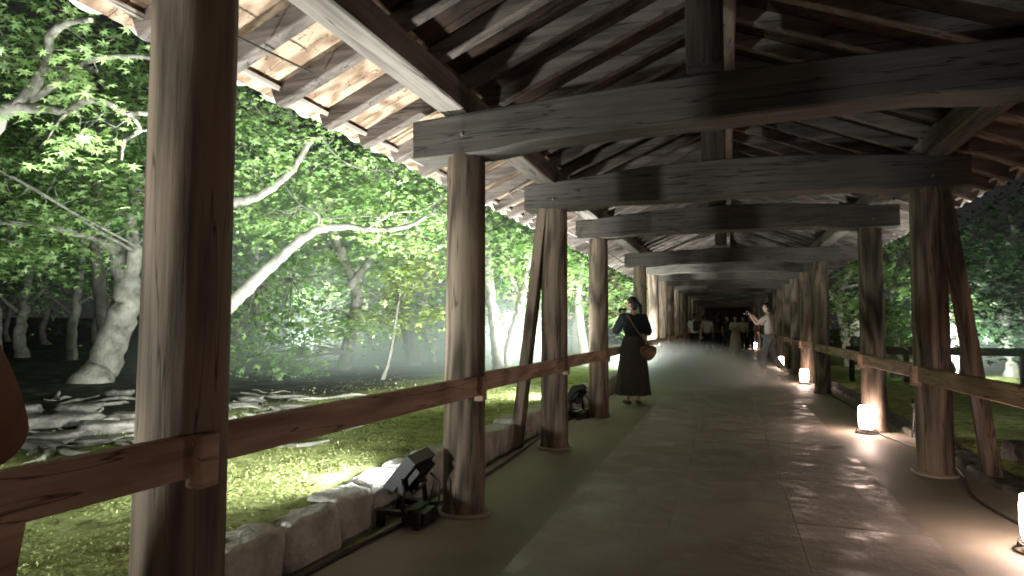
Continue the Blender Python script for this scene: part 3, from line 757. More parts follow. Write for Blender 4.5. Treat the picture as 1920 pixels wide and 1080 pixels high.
# 4 broad crown above and behind, fills between the posts under the eave
D = 12.5
tree('maple_tree', 'tall bright green maple spreading between first and second post under the eave',
     [([gp(640, 730, D + 1), W(650, 660, D + .5), W(668, 560, D + .3), W(640, 470, D), W(600, 380, D), W(560, 260, D), W(520, 150, D)], .16, .05),
      ([W(655, 540, D), W(720, 450, D), W(780, 380, D - .5), W(860, 310, D - 1)], .08, .03), ([W(640, 480, D), W(560, 430, D), W(480, 400, D)], .06, .02)],
     [(W(700, 360, D - .5), 1.5, .5, 60), (W(800, 420, D - 1), 1.2, .5, 50), (W(640, 460, D), 1.6, .5, 70), (W(500, 420, D + .5), 1.5, .6, 70), (W(540, 520, D), 1.4, .5, 70),
      (W(450, 300, D + .5), 1.6, .7, 60), (W(450, 190, D), 1.3, .6, 45), (W(590, 600, D - .5), 1.1, .35, 60), (W(500, 640, D - .8), 1.0, .4, 55), (W(560, 680, D - .9), .6, .25, 26), (W(470, 570, D - .5), 1.1, .4, 50),
      (W(720, 540, D + 1), 1.3, .6, 50), (W(740, 400, D - .2), 1.0, .5, 40), (W(820, 330, D), 1.0, .5, 30)],
     size=.062, per=26, spread=.24, tint=.5)

# 5 slim pale stem leaning, and yellowish crown
D = 11.2
tree('young_maple', 'slim pale leaning stem with yellow-green foliage left of the second post',
     [([gp(716, 728, D), W(728, 680, D), W(737, 635, D), W(747, 570, D), W(760, 500, D), W(790, 430, D)], .042, .012),
      ([W(747, 570, D), W(770, 540, D), W(800, 520, D)], .012, .006)],
     [(W(770, 520, D), .7, .25, 34), (W(800, 480, D + .2), .6, .2, 20), (W(740, 590, D + .2), .8, .15, 22), (W(800, 590, D - .2), .6, .12, 18), (W(760, 440, D), .7, .2, 18)],
     leaf=LEAFY, size=.055, per=22, spread=.18, tint=.6)
# 6 dark leaning trunk
D = 15
tree('maple_tree', 'dark leaning trunk standing in mist left of the second post',
     [([gp(778, 692, D), W(770, 650, D), W(755, 590, D), W(742, 540, D), W(752, 480, D), W(790, 430, D), W(820, 370, D)], .17, .07),
      ([W(745, 545, D), W(700, 480, D), W(680, 420, D)], .08, .03), ([gp(815, 690, D + 1), W(808, 650, D + 1), W(790, 600, D + 1), W(800, 540, D + 1)], .09, .05)],
     [(W(700, 460, D), 1.6, .6, 50), (W(800, 440, D), 1.6, .6, 50), (W(640, 540, D + 1), 1.8, .5, 50), (W(760, 620, D + 2), 1.6, .3, 34), (W(640, 600, D + 2), 1.4, .4, 40), (W(860, 360, D), 1.4, .7, 40)],
     bark=BARKD, size=.075, per=22, spread=.28, tint=.45)
# 7 double stem beside the brace
D = 13
tree('maple_tree', 'pale double-stemmed maple right of the second post beside the leaning brace',
     [([gp(938, 706, D), W(932, 660, D), W(925, 590, D), W(916, 520, D), W(914, 460, D), W(922, 400, D), W(930, 330, D)], .15, .05),
      ([gp(945, 700, D + .1), W(955, 650, D), W(970, 600, D), W(978, 560, D), W(990, 500, D), W(1005, 430, D)], .14, .05),
      ([W(978, 560, D), W(955, 510, D), W(950, 460, D), W(935, 420, D)], .07, .03), ([W(975, 570, D), W(1010, 540, D), W(1050, 520, D)], .06, .02)],
     [(W(935, 460, D), 1.1, .5, 60), (W(980, 520, D + .5), 1.0, .5, 40), (W(1000, 440, D), 1.0, .4, 36), (W(940, 390, D), 1.2, .4, 40), (W(960, 590, D + 1), 1.0, .4, 26), (W(880, 480, D), 1.0, .5, 24)],
     size=.062, per=22, spread=.22, tint=.62)
# 8 further trees, seen between the posts to the right
D = 17
tree('bare_maple', 'brownish maple with fading leaves between the third and fourth posts',
     [([gp(1085, 680, D), W(1080, 620, D), W(1090, 560, D), W(1070, 500, D)], .16, .06), ([W(1085, 600, D), W(1105, 540, D), W(1090, 490, D)], .07, .03)],
     [(W(1080, 510, D), 1.3, .5, 60), (W(1080, 570, D + .5), 1.2, .5, 40), (W(1150, 540, D + 1), 1.3, .6, 24)], leaf=LEAFR, size=.07, per=20, spread=.25, tint=.6)
for (px, py, D, lb) in ((1085, 470, 15, 'green maple crown above the third and fourth posts under the eave'), (1180, 520, 21, 'bright green maple just above the woman in black'),
                        (1215, 560, 28, 'far maple glimpsed between the posts right of the woman')):
    tree('maple_tree', lb, [([gp(px + 10, 690, D), W(px + 5, 620, D), W(px, 560, D), W(px + 10, py, D)], .14, .05)],
         [(W(px, py, D), 1.6, .7, 80), (W(px - 20, py + 40, D), 1.4, .6, 50), (W(px + 15, py + 60, D), 1.5, .6, 50)], size=.085, per=22, spread=.3, tint=.62)

# background trees left: explicit trunks in the dark
bgt = [(40, 700, 15.5, .15, 'forked grey trunk at the far left edge'), (138, 700, 14.5, .12, 'slender grey trunk left of the leaning trunk'), (82, 690, 22, .12, 'thin dark trunk between the forked and the slender trunk'),
       (180, 690, 21, .13, 'dim trunk behind the leaning trunk'), (215, 685, 26, .14, 'farthest dim trunk beside the leaning trunk'), (12, 690, 24, .12, 'dim thin trunk at the left edge'),
       (460, 690, 21, .12, 'dim trunk right of the nearest post'), (500, 680, 18, .10, 'thin trunk under the low green foliage'), (690, 680, 24, .16, 'misty trunk in the glow'),
       (880, 680, 22, .16, 'misty trunk close to the second post')]
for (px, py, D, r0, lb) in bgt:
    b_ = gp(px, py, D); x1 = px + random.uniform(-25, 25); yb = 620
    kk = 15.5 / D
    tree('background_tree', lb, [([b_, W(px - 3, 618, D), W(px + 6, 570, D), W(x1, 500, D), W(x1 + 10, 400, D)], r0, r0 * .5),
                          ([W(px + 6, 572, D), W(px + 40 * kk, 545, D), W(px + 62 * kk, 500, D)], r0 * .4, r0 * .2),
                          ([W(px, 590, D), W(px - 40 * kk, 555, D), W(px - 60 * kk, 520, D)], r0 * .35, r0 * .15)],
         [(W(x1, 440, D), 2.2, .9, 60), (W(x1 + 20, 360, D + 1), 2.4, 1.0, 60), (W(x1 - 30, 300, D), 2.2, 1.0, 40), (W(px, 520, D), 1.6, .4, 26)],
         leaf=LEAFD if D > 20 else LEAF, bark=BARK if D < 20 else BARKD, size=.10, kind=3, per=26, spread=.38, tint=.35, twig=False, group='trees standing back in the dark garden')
# high crowns farther back
for (px, py, D, lb) in ((-20, 130, 12.5, 'dark crown at the top left corner behind the star leaves'), (190, 90, 13, 'dark crown behind the top left limbs'), (330, 330, 19, 'dark crown behind the nearest post'),
                        (620, 300, 18, 'dark crown behind the bright maple under the eave'), (560, 600, 20, 'bluish-green tree low behind the long limb'), (800, 600, 24, 'pale misty tree behind the second post'),
                        (680, 640, 27, 'far misty tree in the bright glow'), (960, 600, 26, 'misty tree behind the double-stemmed maple')):
    tree('background_tree', lb, [([gp(px, 690, D), W(px + 6, 600, D), W(px - 8, 480, D), W(px, py, D)], .2, .08)],
         [(W(px, py, D), 3.0, 1.3, 110), (W(px + 60, py + 70, D + 1), 2.6, 1.0, 70), (W(px - 70, py + 60, D), 2.6, 1.0, 70)], leaf=LEAF,
         bark=BARKD, size=.11, kind=3, per=24, spread=.42, tint=.35, twig=False, group='trees standing back in the dark garden')

# right side trees
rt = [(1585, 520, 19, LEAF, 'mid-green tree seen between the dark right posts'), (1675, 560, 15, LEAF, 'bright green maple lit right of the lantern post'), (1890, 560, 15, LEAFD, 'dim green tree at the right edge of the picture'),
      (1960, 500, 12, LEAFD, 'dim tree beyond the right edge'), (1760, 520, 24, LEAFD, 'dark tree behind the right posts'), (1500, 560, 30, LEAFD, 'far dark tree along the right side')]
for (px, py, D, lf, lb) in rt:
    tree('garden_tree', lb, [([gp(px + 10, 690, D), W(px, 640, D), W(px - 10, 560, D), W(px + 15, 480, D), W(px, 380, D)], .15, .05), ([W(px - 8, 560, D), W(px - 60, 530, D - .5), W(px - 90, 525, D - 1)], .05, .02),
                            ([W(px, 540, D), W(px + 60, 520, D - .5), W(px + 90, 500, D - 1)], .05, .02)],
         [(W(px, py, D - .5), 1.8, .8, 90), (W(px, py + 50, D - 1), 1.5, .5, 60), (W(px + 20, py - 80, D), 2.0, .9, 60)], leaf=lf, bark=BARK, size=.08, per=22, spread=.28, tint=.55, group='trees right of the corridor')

# far-off wood closing the garden all round: one mass
P_ = []
for i in range(900):
    a = random.uniform(-2.0, 1.5); d = random.uniform(34, 60)
    c = np.array((math.sin(a) * d, math.cos(a) * d, random.uniform(.8, 13)))
    if abs(c[0]) < 4: continue
    P_.append(c + RNG.normal(0, 1, (60, 3)) * np.array([1.3, 1.3, .5]))
we = leaf_mesh('distant_wood', np.concatenate(P_), .26, 3, LEAFD, np.full(sum(len(p) for p in P_), .3), None); tag(we, 'dark far-off wood closing the garden behind the trees', 'wood', kind='stuff')

# ------------------------------------------------------------------ moss tufts, rocks and roots
n = 34000
X_ = -2.3 - RNG.gamma(1.6, .9, n); Y_ = 1.0 + RNG.uniform(0, 1, n) ** 1.3 * 14
keep = X_ > -6.2; X_ = X_[keep]; Y_ = Y_[keep]
Zc = np.array([gz(a, b_) for a, b_ in zip(X_, Y_)])
MOSS = leafmat('moss_green', (.17, .20, .07), (.40, .44, .18), .3)
tm = np.array([noise.noise(Vector((a * 1.5, b_ * 1.5, 4))) for a, b_ in zip(X_, Y_)])
sel = tm > -.5; mo = leaf_mesh('moss', np.stack([X_, Y_, Zc + .004], 1)[sel], .015, 3, MOSS, (.5 + .6 * tm)[sel], None, droop=.9); tag(mo, 'low yellow-green moss growing behind the stone kerb', 'moss', kind='stuff')
FALL = leafmat('fallen_leaf', (.35, .30, .16), (.60, .56, .38), .2)
n = 420; X_ = -2.4 - RNG.uniform(0, 4, n); Y_ = 1 + RNG.uniform(0, 9, n); Z_ = np.array([gz(a, b_) + .02 for a, b_ in zip(X_, Y_)])
fo = leaf_mesh('fallen_leaves', np.stack([X_, Y_, Z_], 1), .022, 5, FALL, np.full(n, .6), None, droop=.4); tag(fo, 'pale fallen leaves scattered over the moss', 'leaves', kind='stuff')

rp = [(60, 800, .5), (130, 795, .42), (215, 805, .45), (100, 825, .4), (180, 830, .3), (240, 785, .35), (60, 835, .35), (470, 750, .3), (455, 765, .22), (300, 750, .3), (20, 780, .4), (150, 775, .3), (225, 745, .3), (255, 832, .28)]
for i, (px, py, r_) in enumerate(rp):
    # distance at which that pixel meets the ground
    d = (CAM_H - .26) * FPX / max(30, (py - 609 + (px - 1365) * 0)) / 1.0
    p = W(px, py, d)
    b_ = boulder(r_ * random.uniform(.4, .75), r_ * random.uniform(.25, .5), r_ * random.uniform(.09, .2), i * 2.3 + 5, amp=2.2)
    o = b_.build('garden_rock', ROCK); o.location = (p.x, p.y, gz(p.x, p.y) + .015); o.rotation_euler = (0, 0, YAW + random.uniform(-.4, .4))
    tag(o, ['large flat pale rock at the far left under the trunks', 'flat pale rock right of the largest one', 'long grey rock just left of the nearest post', 'low rock in the front row, second from the left', 'low rock in the front row left of the nearest post', 'thin grey rock touching the nearest post', 'small rock in the front row at the far left', 'pale rock right of the nearest post', 'small pale rock against the right side of the nearest post', 'rock hidden behind the nearest post', 'grey rock cut by the left frame edge', 'narrow rock behind the flat pale rocks', 'rock at the foot of the leaning trunk', 'front rock just above the rail by the nearest post'][i], 'rock', 'rocks on the dark garden soil')
rtm = MB()
for i in range(70):
    px = random.uniform(-60, 560); py = random.uniform(735, 850); d = (CAM_H - .26) * FPX / (py - 609)
    p = W(px, py, d)
    if p.x > -3.6: continue
    pts = []; a = YAW + random.gauss(0, .45); L_ = random.uniform(.3, 1.1)
    for q in range(7):
        a += random.gauss(0, .28); p = p + Vector((math.cos(a), math.sin(a), 0)) * L_ / 6
        pts.append((p.x, p.y, gz(p.x, p.y) + .012 + .02 * math.sin(q * 1.3 + i)))
    r_ = random.uniform(.012, .035); rtm.tube(pts, [r_ * (1 - .7 * abs(q / 3 - 1) ** 1.5) for q in range(7)], 7)
o = rtm.build('surface_roots', BARK); tag(o, 'pale tree roots winding over the dark soil at the left', 'roots', kind='stuff')
for i, (x, y, r_) in enumerate(((2.55, 5.2, .28), (2.9, 4.6, .35), (2.6, 6.9, .22))):
    b_ = boulder(r_, r_ * .8, r_ * .55, i * 9 + 2); o = b_.build('garden_rock', ROCK); o.location = (x, y, .08)
    tag(o, ['dark rock outside the right rail, middle one', 'largest dark rock outside the right rail', 'smallest rock outside the right rail, farthest back'][i], 'rock', 'rocks outside the right rail')

# low fence beyond the right side
fe = empty('low_fence', (2.6, 14.0, 0)); tag(fe, 'low dark wooden fence crossing the ground right of the corridor', 'fence')
a = W(1500, 655, 14.2); b_ = W(2060, 657, 12.6)
dv = Vector((b_.x - a.x, b_.y - a.y, 0)); base = Vector((2.6, 14.0, 0))
a = Vector((a.x, a.y, 0)) + dv * .17
m_ = MB(); m_.bar(a + Vector((0, 0, .70)) - base, a + dv + Vector((0, 0, .70)) - base, .08, .17); m_.build('fence_rail', DARKW, fe)
for i in range(6):
    q = a + dv * (i / 5.2 + .02) - base; m_ = MB(); m_.cbox(q.x - .05, q.x + .05, q.y - .05, q.y + .05, -.05, .78, .006); m_.build('fence_post', DARKW, fe)

# ------------------------------------------------------------------ mist drifting low from the garden across the floor
def mist(c, r_, dens, lb):
    MI = bpy.data.materials.new('mist_air'); MI.use_nodes = True; nt = MI.node_tree
    for n_ in list(nt.nodes): nt.nodes.remove(n_)
    out = N(nt, 'ShaderNodeOutputMaterial'); pv = N(nt, 'ShaderNodeVolumePrincipled'); pv.inputs['Color'].default_value = (.86, .95, .95, 1); pv.inputs['Anisotropy'].default_value = .2
    tc = N(nt, 'ShaderNodeTexCoord'); gr = N(nt, 'ShaderNodeTexGradient'); gr.gradient_type = 'QUADRATIC_SPHERE'; nt.links.new(tc.outputs['Object'], gr.inputs[0])
    nz = N(nt, 'ShaderNodeTexNoise'); nz.inputs['Scale'].default_value = 2.2; nz.inputs['Detail'].default_value = 2; nt.links.new(tc.outputs['Object'], nz.inputs[0])
    m1 = N(nt, 'ShaderNodeMath', operation='MULTIPLY'); nt.links.new(gr.outputs[0], m1.inputs[0]); nt.links.new(nz.outputs[0], m1.inputs[1])
    m2 = N(nt, 'ShaderNodeMath', operation='MULTIPLY'); m2.inputs[1].default_value = dens * 4; nt.links.new(m1.outputs[0], m2.inputs[0]); nt.links.new(m2.outputs[0], pv.inputs['Density'])
    nt.links.new(pv.outputs[0], out.inputs['Volume'])
    mb = MB(); mb.ell((0, 0, 0), (1, 1, 1), 3); o = mb.build('mist', MI); o.location = c; o.scale = r_; tag(o, lb, 'mist', kind='stuff')
mist((-7.8, 12, .4), (5.5, 6, 1.3), .16, 'low white mist drifting over the dark soil behind the rail')
mist((-5.0, 14.5, .5), (3.0, 6, 1.9), .22, 'bright mist beside the double-stemmed maple')
mist((-9.5, 15, 2.5), (8.5, 10, 5.5), .045, 'thin glowing mist hanging between the garden trees')
mist((5.5, 15, 1.5), (3.2, 6, 3), .06, 'faint mist between the trees on the right side')
mist((-1.2, 15.0, .1), (2.6, 4.6, .85), 1.7, 'whitish mist lying on the floor beyond the person in black')
S.cycles.volume_step_rate = 2.0; S.cycles.volume_max_steps = 64

# ------------------------------------------------------------------ people
SKIN = plain('skin', (.50, .33, .25), .55); HAIR = plain('black_hair', (.012, .010, .010), .45)
def cloth(name, c): return rough_mat(name, tuple(x * .8 for x in c), c, 9, .9, .3, .15)
def skin_part(nodes, edges, root, sub=2):
    """nodes {name: (pos, rx, ry)}; grows one surface round the joints"""
    ks = list(nodes); me = bpy.data.meshes.new('t'); me.from_pydata([nodes[k][0] for k in ks], [(ks.index(a), ks.index(b_)) for a, b_ in edges], [])
    o = bpy.data.objects.new('t', me); COL.objects.link(o); md = o.modifiers.new('s', 'SKIN'); md.use_smooth_shade = True
    for i, k in enumerate(ks):
        sv = me.skin_vertices[0].data[i]; sv.radius = nodes[k][1:3]; sv.use_root = (k == root)
    ms = o.modifiers.new('u', 'SUBSURF'); ms.levels = sub; ms.render_levels = sub
    bpy.context.view_layer.update()
    ev = o.evaluated_get(bpy.context.evaluated_depsgraph_get()); m2 = ev.to_mesh()
    vs = [v_.co[:] for v_ in m2.vertices]; fs = [tuple(p.vertices) for p in m2.polygons]; ev.to_mesh_clear()
    bpy.data.objects.remove(o); bpy.data.meshes.remove(me)
    return vs, fs

def head(mb_, c, yaw, pitch=0, s=1.0):
    bm = bmesh.new(); bmesh.ops.create_icosphere(bm, subdivisions=4, radius=1)
    R_ = Matrix.Rotation(yaw, 3, 'Z') @ Matrix.Rotation(pitch, 3, 'X')
    for v_ in bm.verts:
        x, y, z = v_.co; q = Vector((x * .074, y * .094, z * .112))
        if z < 0: q.x *= 1 - .30 * (-z) ** 1.3; q.y *= 1 - .12 * (-z); 
        if y > 0 and z < -.5: q.y += .012
        if y > .3:
            q.y += .024 * math.exp(-((x / .16) ** 2 + ((z + .12) / .22) ** 2))            # nose
            for sx_ in (-1, 1): q.y -= .010 * math.exp(-(((x - sx_ * .42) / .20) ** 2 + ((z - .05) / .13) ** 2))   # sockets
            q.y += .007 * math.exp(-((x / .28) ** 2 + ((z + .48) / .09) ** 2))            # lips
            q.y -= .004 * math.exp(-((x / .25) ** 2 + ((z + .36) / .05) ** 2))
        v_.co = Vector(c) + R_ @ (q * s)
    mb_.bm(bm, True)
    for sx_ in (-1, 1): mb_.ell(Vector(c) + R_ @ (Vector((sx_ * .074, -.008, -.01)) * s), (.010 * s, .018 * s, .030 * s), 2, R_)
    return R_

def hand(mb_, wrist, d, palm_n, s=1.0, side=1, curl=.6):
    """palm with four unequal bent fingers and a thumb off its side; d: direction of the fingers"""
    d = Vector(d).normalized(); pn = Vector(palm_n); pn = (pn - d * pn.dot(d)).normalized(); sd = d.cross(pn) * side
    w_ = Vector(wrist)
    nodes = {'w': (w_, .022 * s, .018 * s), 'p': (w_ + d * .045 * s, .034 * s, .016 * s), 'k': (w_ + d * .085 * s, .036 * s, .014 * s)}
    vs, fs = skin_part(nodes, [('w', 'p'), ('p', 'k')], 'w', 1); mb_.add(vs, fs, True)
    for i, ln in enumerate((.070, .080, .074, .058)):
        b0 = w_ + d * .082 * s + sd * ((i - 1.5) * .019 * s); p = [b0]; dd = d.copy()
        for j, fr in enumerate((.42, .32, .26)):
            dd = (dd + pn * curl * (.35 + .1 * i * .3)).normalized(); p.append(p[-1] + dd * ln * fr * s)
        mb_.tube(p, [.0095 * s, .009 * s, .008 * s, .0065 * s], 7)
    b0 = w_ + d * .03 * s - sd * .030 * s; dt = (d * .7 - sd * .8 + pn * .25).normalized(); p = [b0, b0 + dt * .032 * s, b0 + (dt * .032 + (dt + d * .4 + pn * .3).normalized() * .027) * s, b0 + (dt * .032 + (dt + d * .9 + pn * .5).normalized() * .050) * s]
    mb_.tube(p, [.012 * s, .011 * s, .010 * s, .008 * s], 7)

def person(loc, rz, label, H=1.7, pose=None, top=None, bottom=None, kind='trousers', headyaw=0, headpitch=0, hair='short', sleeve='short', shoes=None, hands=True, group=None, bag=None, phone=False, fem=False):
    s = H / 1.70
    J = dict(pel=(0, 0, .93), wai=(0, 0, 1.07), che=(0, 0, 1.26), nec=(0, .0, 1.42), hed=(0, .02, 1.50),
             lsh=(-.165, 0, 1.37), rsh=(.165, 0, 1.37), lel=(-.22, .02, 1.09), rel=(.22, .02, 1.09), lwr=(-.23, .10, .85), rwr=(.23, .10, .85),
             lhp=(-.09, 0, .88), rhp=(.09, 0, .88), lkn=(-.10, .02, .48), rkn=(.10, .02, .48), lan=(-.10, -.02, .085), ran=(.10, -.02, .085), lto=(-.12, .14, .03), rto=(.12, .14, .03))
    if pose: J.update(pose)
    J = {k: Vector(v_) * s for k, v_ in J.items()}
    e = empty('person', loc, rz); tag(e, label, 'person', group)
    def nd(d_): return {k: (J[k], a * s, b_ * s) for k, (a, b_) in d_.items()}
    f_ = .9 if fem else 1
    u_ = .86 if top else 1
    E_ = [('pel', 'wai'), ('wai', 'che'), ('che', 'nec'), ('nec', 'hed'), ('che', 'lsh'), ('che', 'rsh'), ('lsh', 'lel'), ('lel', 'lwr'), ('rsh', 'rel'), ('rel', 'rwr'),
          ('pel', 'lhp'), ('pel', 'rhp'), ('lhp', 'lkn'), ('lkn', 'lan'), ('lan', 'lto'), ('rhp', 'rkn'), ('rkn', 'ran'), ('ran', 'rto')]
    vs, fs = skin_part(nd(dict(pel=(.13 * u_, .10 * u_), wai=(.11 * f_ * u_, .085 * u_), che=(.13 * f_ * u_, .095 * u_), nec=(.052, .055), hed=(.05, .055), lsh=(.05 * f_, .05), rsh=(.05 * f_, .05), lel=(.036, .036), rel=(.036, .036),
        lwr=(.025, .025), rwr=(.025, .025), lhp=(.085, .085), rhp=(.085, .085), lkn=(.055, .055), rkn=(.055, .055), lan=(.036, .036), ran=(.036, .036), lto=(.038, .024), rto=(.038, .024))), E_, 'pel')
    mb_ = MB(); mb_.add(vs, fs, True)
    hc = J['hed'] + Vector((0, .015, .085)) * s
    R_ = head(mb_, hc, headyaw, headpitch, s)
    if hands:
        for a, b_, sd in (('lel', 'lwr', 1), ('rel', 'rwr', -1)):
            d = (J[b_] - J[a]).normalized(); inn = Vector((-J[b_].x, .3 * s, 0)) if not phone else Vector((-J[b_].x, .02, 0))
            hand(mb_, J[b_] + d * .005, d, inn, s, sd)
    body = mb_.build('body', SKIN, e)
    # face details
    m_ = MB()
    for sx_ in (-1, 1): m_.ell(hc + R_ @ (Vector((sx_ * .031, .083, .006)) * s), (.011 * s, .006 * s, .006 * s), 2, R_)
    m_.build('eyes', EYE, body)
    m_ = MB(); m_.ell(hc + R_ @ (Vector((0, .092, -.052)) * s), (.022 * s, .006 * s, .007 * s), 2, R_); m_.build('mouth', LIPS, body)
    # hair
    m_ = MB(); bm = bmesh.new(); bmesh.ops.create_icosphere(bm, subdivisions=4, radius=1)
    dl = []
    for v_ in bm.verts:
        x, y, z = v_.co; front = y > .30 and z < .42 and abs(x) < .95
        low = (-.45 if hair != 'short' else -.25) if y > -.1 else -.95
        nn = 1 + .05 * noise.noise(Vector((x * 5, y * 5, z * 12)))
        q = Vector((x * .083, y * .102 - .004, z * .120 + .004)) * nn
        if y > .30 and z < .42: q = Vector((x * .05, min(y, .3) * .06, .03))
        if z < low: q = Vector((x * .05, y * .05 - .01, low * .118))
        v_.co = hc + R_ @ (q * s)
    m_.bm(bm, True)
    if hair == 'tail':
        m_.ell(hc + R_ @ (Vector((0, -.10, .0)) * s), (.035 * s, .035 * s, .035 * s), 3)
        p = [hc + R_ @ (Vector(t) * s) for t in ((0, -.10, .0), (.01, -.135, -.05), (.015, -.13, -.13), (.02, -.115, -.20))]
        m_.tube(p, [.028 * s, .034 * s, .028 * s, .008 * s], 10)
    if hair == 'long':
        p = [hc + R_ @ (Vector(t) * s) for t in ((0, -.05, .04), (0, -.075, -.06), (0, -.085, -.16), (0, -.085, -.25))]
        m_.tube(p, [.07 * s, .075 * s, .07 * s, .05 * s], 12)
    m_.build('hair', HAIR, e)
    # top
    if top:
        q = dict(pel=(.155, .12), wai=(.14 * f_, .11), che=(.15 * f_, .115), nec=(.062, .062), lsh=(.095 * f_, .09), rsh=(.095 * f_, .09))
        n2_ = nd(q); ee = [('pel', 'wai'), ('wai', 'che'), ('che', 'nec'), ('che', 'lsh'), ('che', 'rsh')]
        for a, b_, c_ in (('lsh', 'lel', 'lwr'), ('rsh', 'rel', 'rwr')):
            if sleeve == 'short': n2_[b_] = (J[a].lerp(J[b_], .72), .065 * s, .065 * s); ee.append((a, b_))
            else:
                n2_[b_] = (J[b_], .066 * s, .066 * s); n2_[c_] = (J[b_].lerp(J[c_], .9), .046 * s, .046 * s); ee += [(a, b_), (b_, c_)]
        n2_['nec'] = (J['nec'] - Vector((0, 0, .035)) * s, .068 * s, .066 * s)
        vs, fs = skin_part(n2_, ee, 'pel'); m_ = MB(); m_.add(vs, fs, True); m_.build('top', top, e)
    if kind == 'trousers':
        q = nd(dict(pel=(.145, .115), lhp=(.105, .11), rhp=(.105, .11), lkn=(.085, .085), rkn=(.085, .085)))
        q['lan'] = (J['lkn'].lerp(J['lan'], .80), .072 * s, .072 * s); q['ran'] = (J['rkn'].lerp(J['ran'], .80), .072 * s, .072 * s)
        vs, fs = skin_part(q, [('pel', 'lhp'), ('pel', 'rhp'), ('lhp', 'lkn'), ('rhp', 'rkn'), ('lkn', 'lan'), ('rkn', 'ran')], 'pel'); m_ = MB(); m_.add(vs, fs, True); m_.build('trousers', bottom, e)
    else:
        m_ = MB(); prof = [(.145, .12, 1.08), (.185, .15, .97), (.215, .175, .80), (.24, .20, .55), (.262, .22, .30), (.275, .235, .17)]
        n_ = 48; vs = []
        for (a, b_, z) in prof:
            t = (1.06 - z) / .9
            for k in range(n_):
                th = 2 * math.pi * k / n_; fl = 1 + .07 * t * math.sin(th * 9 + z * 2) + .03 * t * math.sin(th * 4)
                vs.append((a * fl * math.cos(th) * s, b_ * fl * math.sin(th) * s, z * s))
        m_.add(vs, [(i * n_ + k, (i + 1) * n_ + k, (i + 1) * n_ + (k + 1) % n_, i * n_ + (k + 1) % n_) for i in range(len(prof) - 1) for k in range(n_)], True); m_.build('skirt', bottom, e)
    if shoes:
        for a, b_ in (('lan', 'lto'), ('ran', 'rto')):
            m_ = MB(); d = (J[b_] - J[a]); d.z = 0; yw = math.atan2(d.x, d.y); Rr = Matrix.Rotation(-yw, 3, 'Z'); c_ = J[a].lerp(J[b_], .45); c_.z = min(J[a].z - .035 * s, c_.z)
            m_.ell((c_.x, c_.y, max(.036 * s, c_.z)), (.05 * s, .135 * s, .038 * s), 3, Rr); m_.build('shoe', shoes, e)
    return e, J, hc, R_, s
EYE = plain('eye_dark', (.03, .02, .015), .2); LIPS = plain('lips', (.38, .16, .13), .5)
BLK = cloth('black_cloth', (.016, .020, .024)); DSK = cloth('dark_brown_skirt_cloth', (.050, .044, .040)); WHT = cloth('white_cloth', (.62, .60, .56)); GRYP = cloth('grey_trouser_cloth', (.15, .155, .17))
BEI = cloth('beige_cloth', (.45, .38, .30)); DKB = cloth('dark_cloth', (.03, .028, .03)); TSH = cloth('pale_shirt_cloth', (.45, .41, .38)); BRN = cloth('brown_sleeve_cloth', (.22, .105, .08))
LTH = plain('tan_leather', (.14, .082, .05), .5); PHONE = plain('phone_black', (.01, .01, .012), .25); SHOEW = plain('pale_shoe', (.55, .48, .42), .6); SHOEB = plain('dark_shoe', (.03, .028, .026), .6)

def phone(s, pos, yaw, name='phone', lab=None, r=(.038, .005, .075)):
    m_ = MB(); bm = bmesh.new(); bmesh.ops.create_cube(bm, size=2)
    for v_ in bm.verts: v_.co = Vector((v_.co.x * r[0], v_.co.y * r[1], v_.co.z * r[2]))
    bmesh.ops.bevel(bm, geom=bm.edges[:], offset=.004, segments=2, affect='EDGES'); m_.bm(bm)
    o = m_.build(name, PHONE); o.location = pos; o.rotation_euler = (0, 0, yaw); tag(o, lab, 'phone'); return o

# woman in black, back to us, phone raised, face turned left
rzW = rad(28)
wl = Vector((-1.40, 9.85, 0))
e, J, hc, R_, s = person(wl, rzW, 'person in black top and long dark skirt standing by the left rail', 1.68,
    dict(lsh=(-.18, 0, 1.36), rsh=(.18, 0, 1.36), lel=(-.28, .05, 1.12), rel=(.28, .0, 1.10), lwr=(-.10, .24, 1.40), rwr=(.02, .26, 1.36), lan=(-.08, -.02, .085), ran=(.08, -.03, .085), lto=(-.10, .13, .03), rto=(.12, .12, .03)),
    BLK, DSK, 'skirt', rad(38), rad(-6), 'tail', 'long', LTH, fem=True)
Mw = Matrix.Translation(wl) @ Matrix.Rotation(rzW, 4, 'Z')
m_ = MB(); p = [(-.13, -.02, 1.425), (-.10, -.085, 1.38), (-.02, -.13, 1.22), (.08, -.155, 1.08), (.16, -.16, .99), (.21, -.13, .93)]
m_.tube(smooth_poly([Vector(q) * s for q in p], 4), .010, 6); p = [(-.13, -.02, 1.425), (-.11, .08, 1.34), (.02, .13, 1.15), (.18, .10, .98), (.23, -.02, .93)]
m_.tube(smooth_poly([Vector(q) * s for q in p], 4), .010, 6)
b_ = empty('shoulder_bag', Mw @ Vector((0, 0, 0)), rzW); tag(b_, 'tan brown crescent shoulder bag hanging at the right hip of the person in black', 'bag')
m_.build('strap', LTH, b_)
m_ = MB(); bm = bmesh.new(); bmesh.ops.create_icosphere(bm, subdivisions=4, radius=1)
for v_ in bm.verts:
    x, y, z = v_.co; q = Vector((x * .135, y * .05, z * .115)); q.z += -.05 * (1 - x * x); v_.co = Vector((.175, -.185, .86)) + q
m_.bm(bm, True); m_.build('bag_body', LTH, b_)
m_ = MB(); m_.tube([(.175 + .11 * math.cos(t), -.236 + .012 * abs(math.cos(t)), .845 + .05 * math.sin(t)) for t in [i * math.pi / 8 for i in range(9)]], .006, 6); m_.build('bag_flap_seam', DSK, b_)
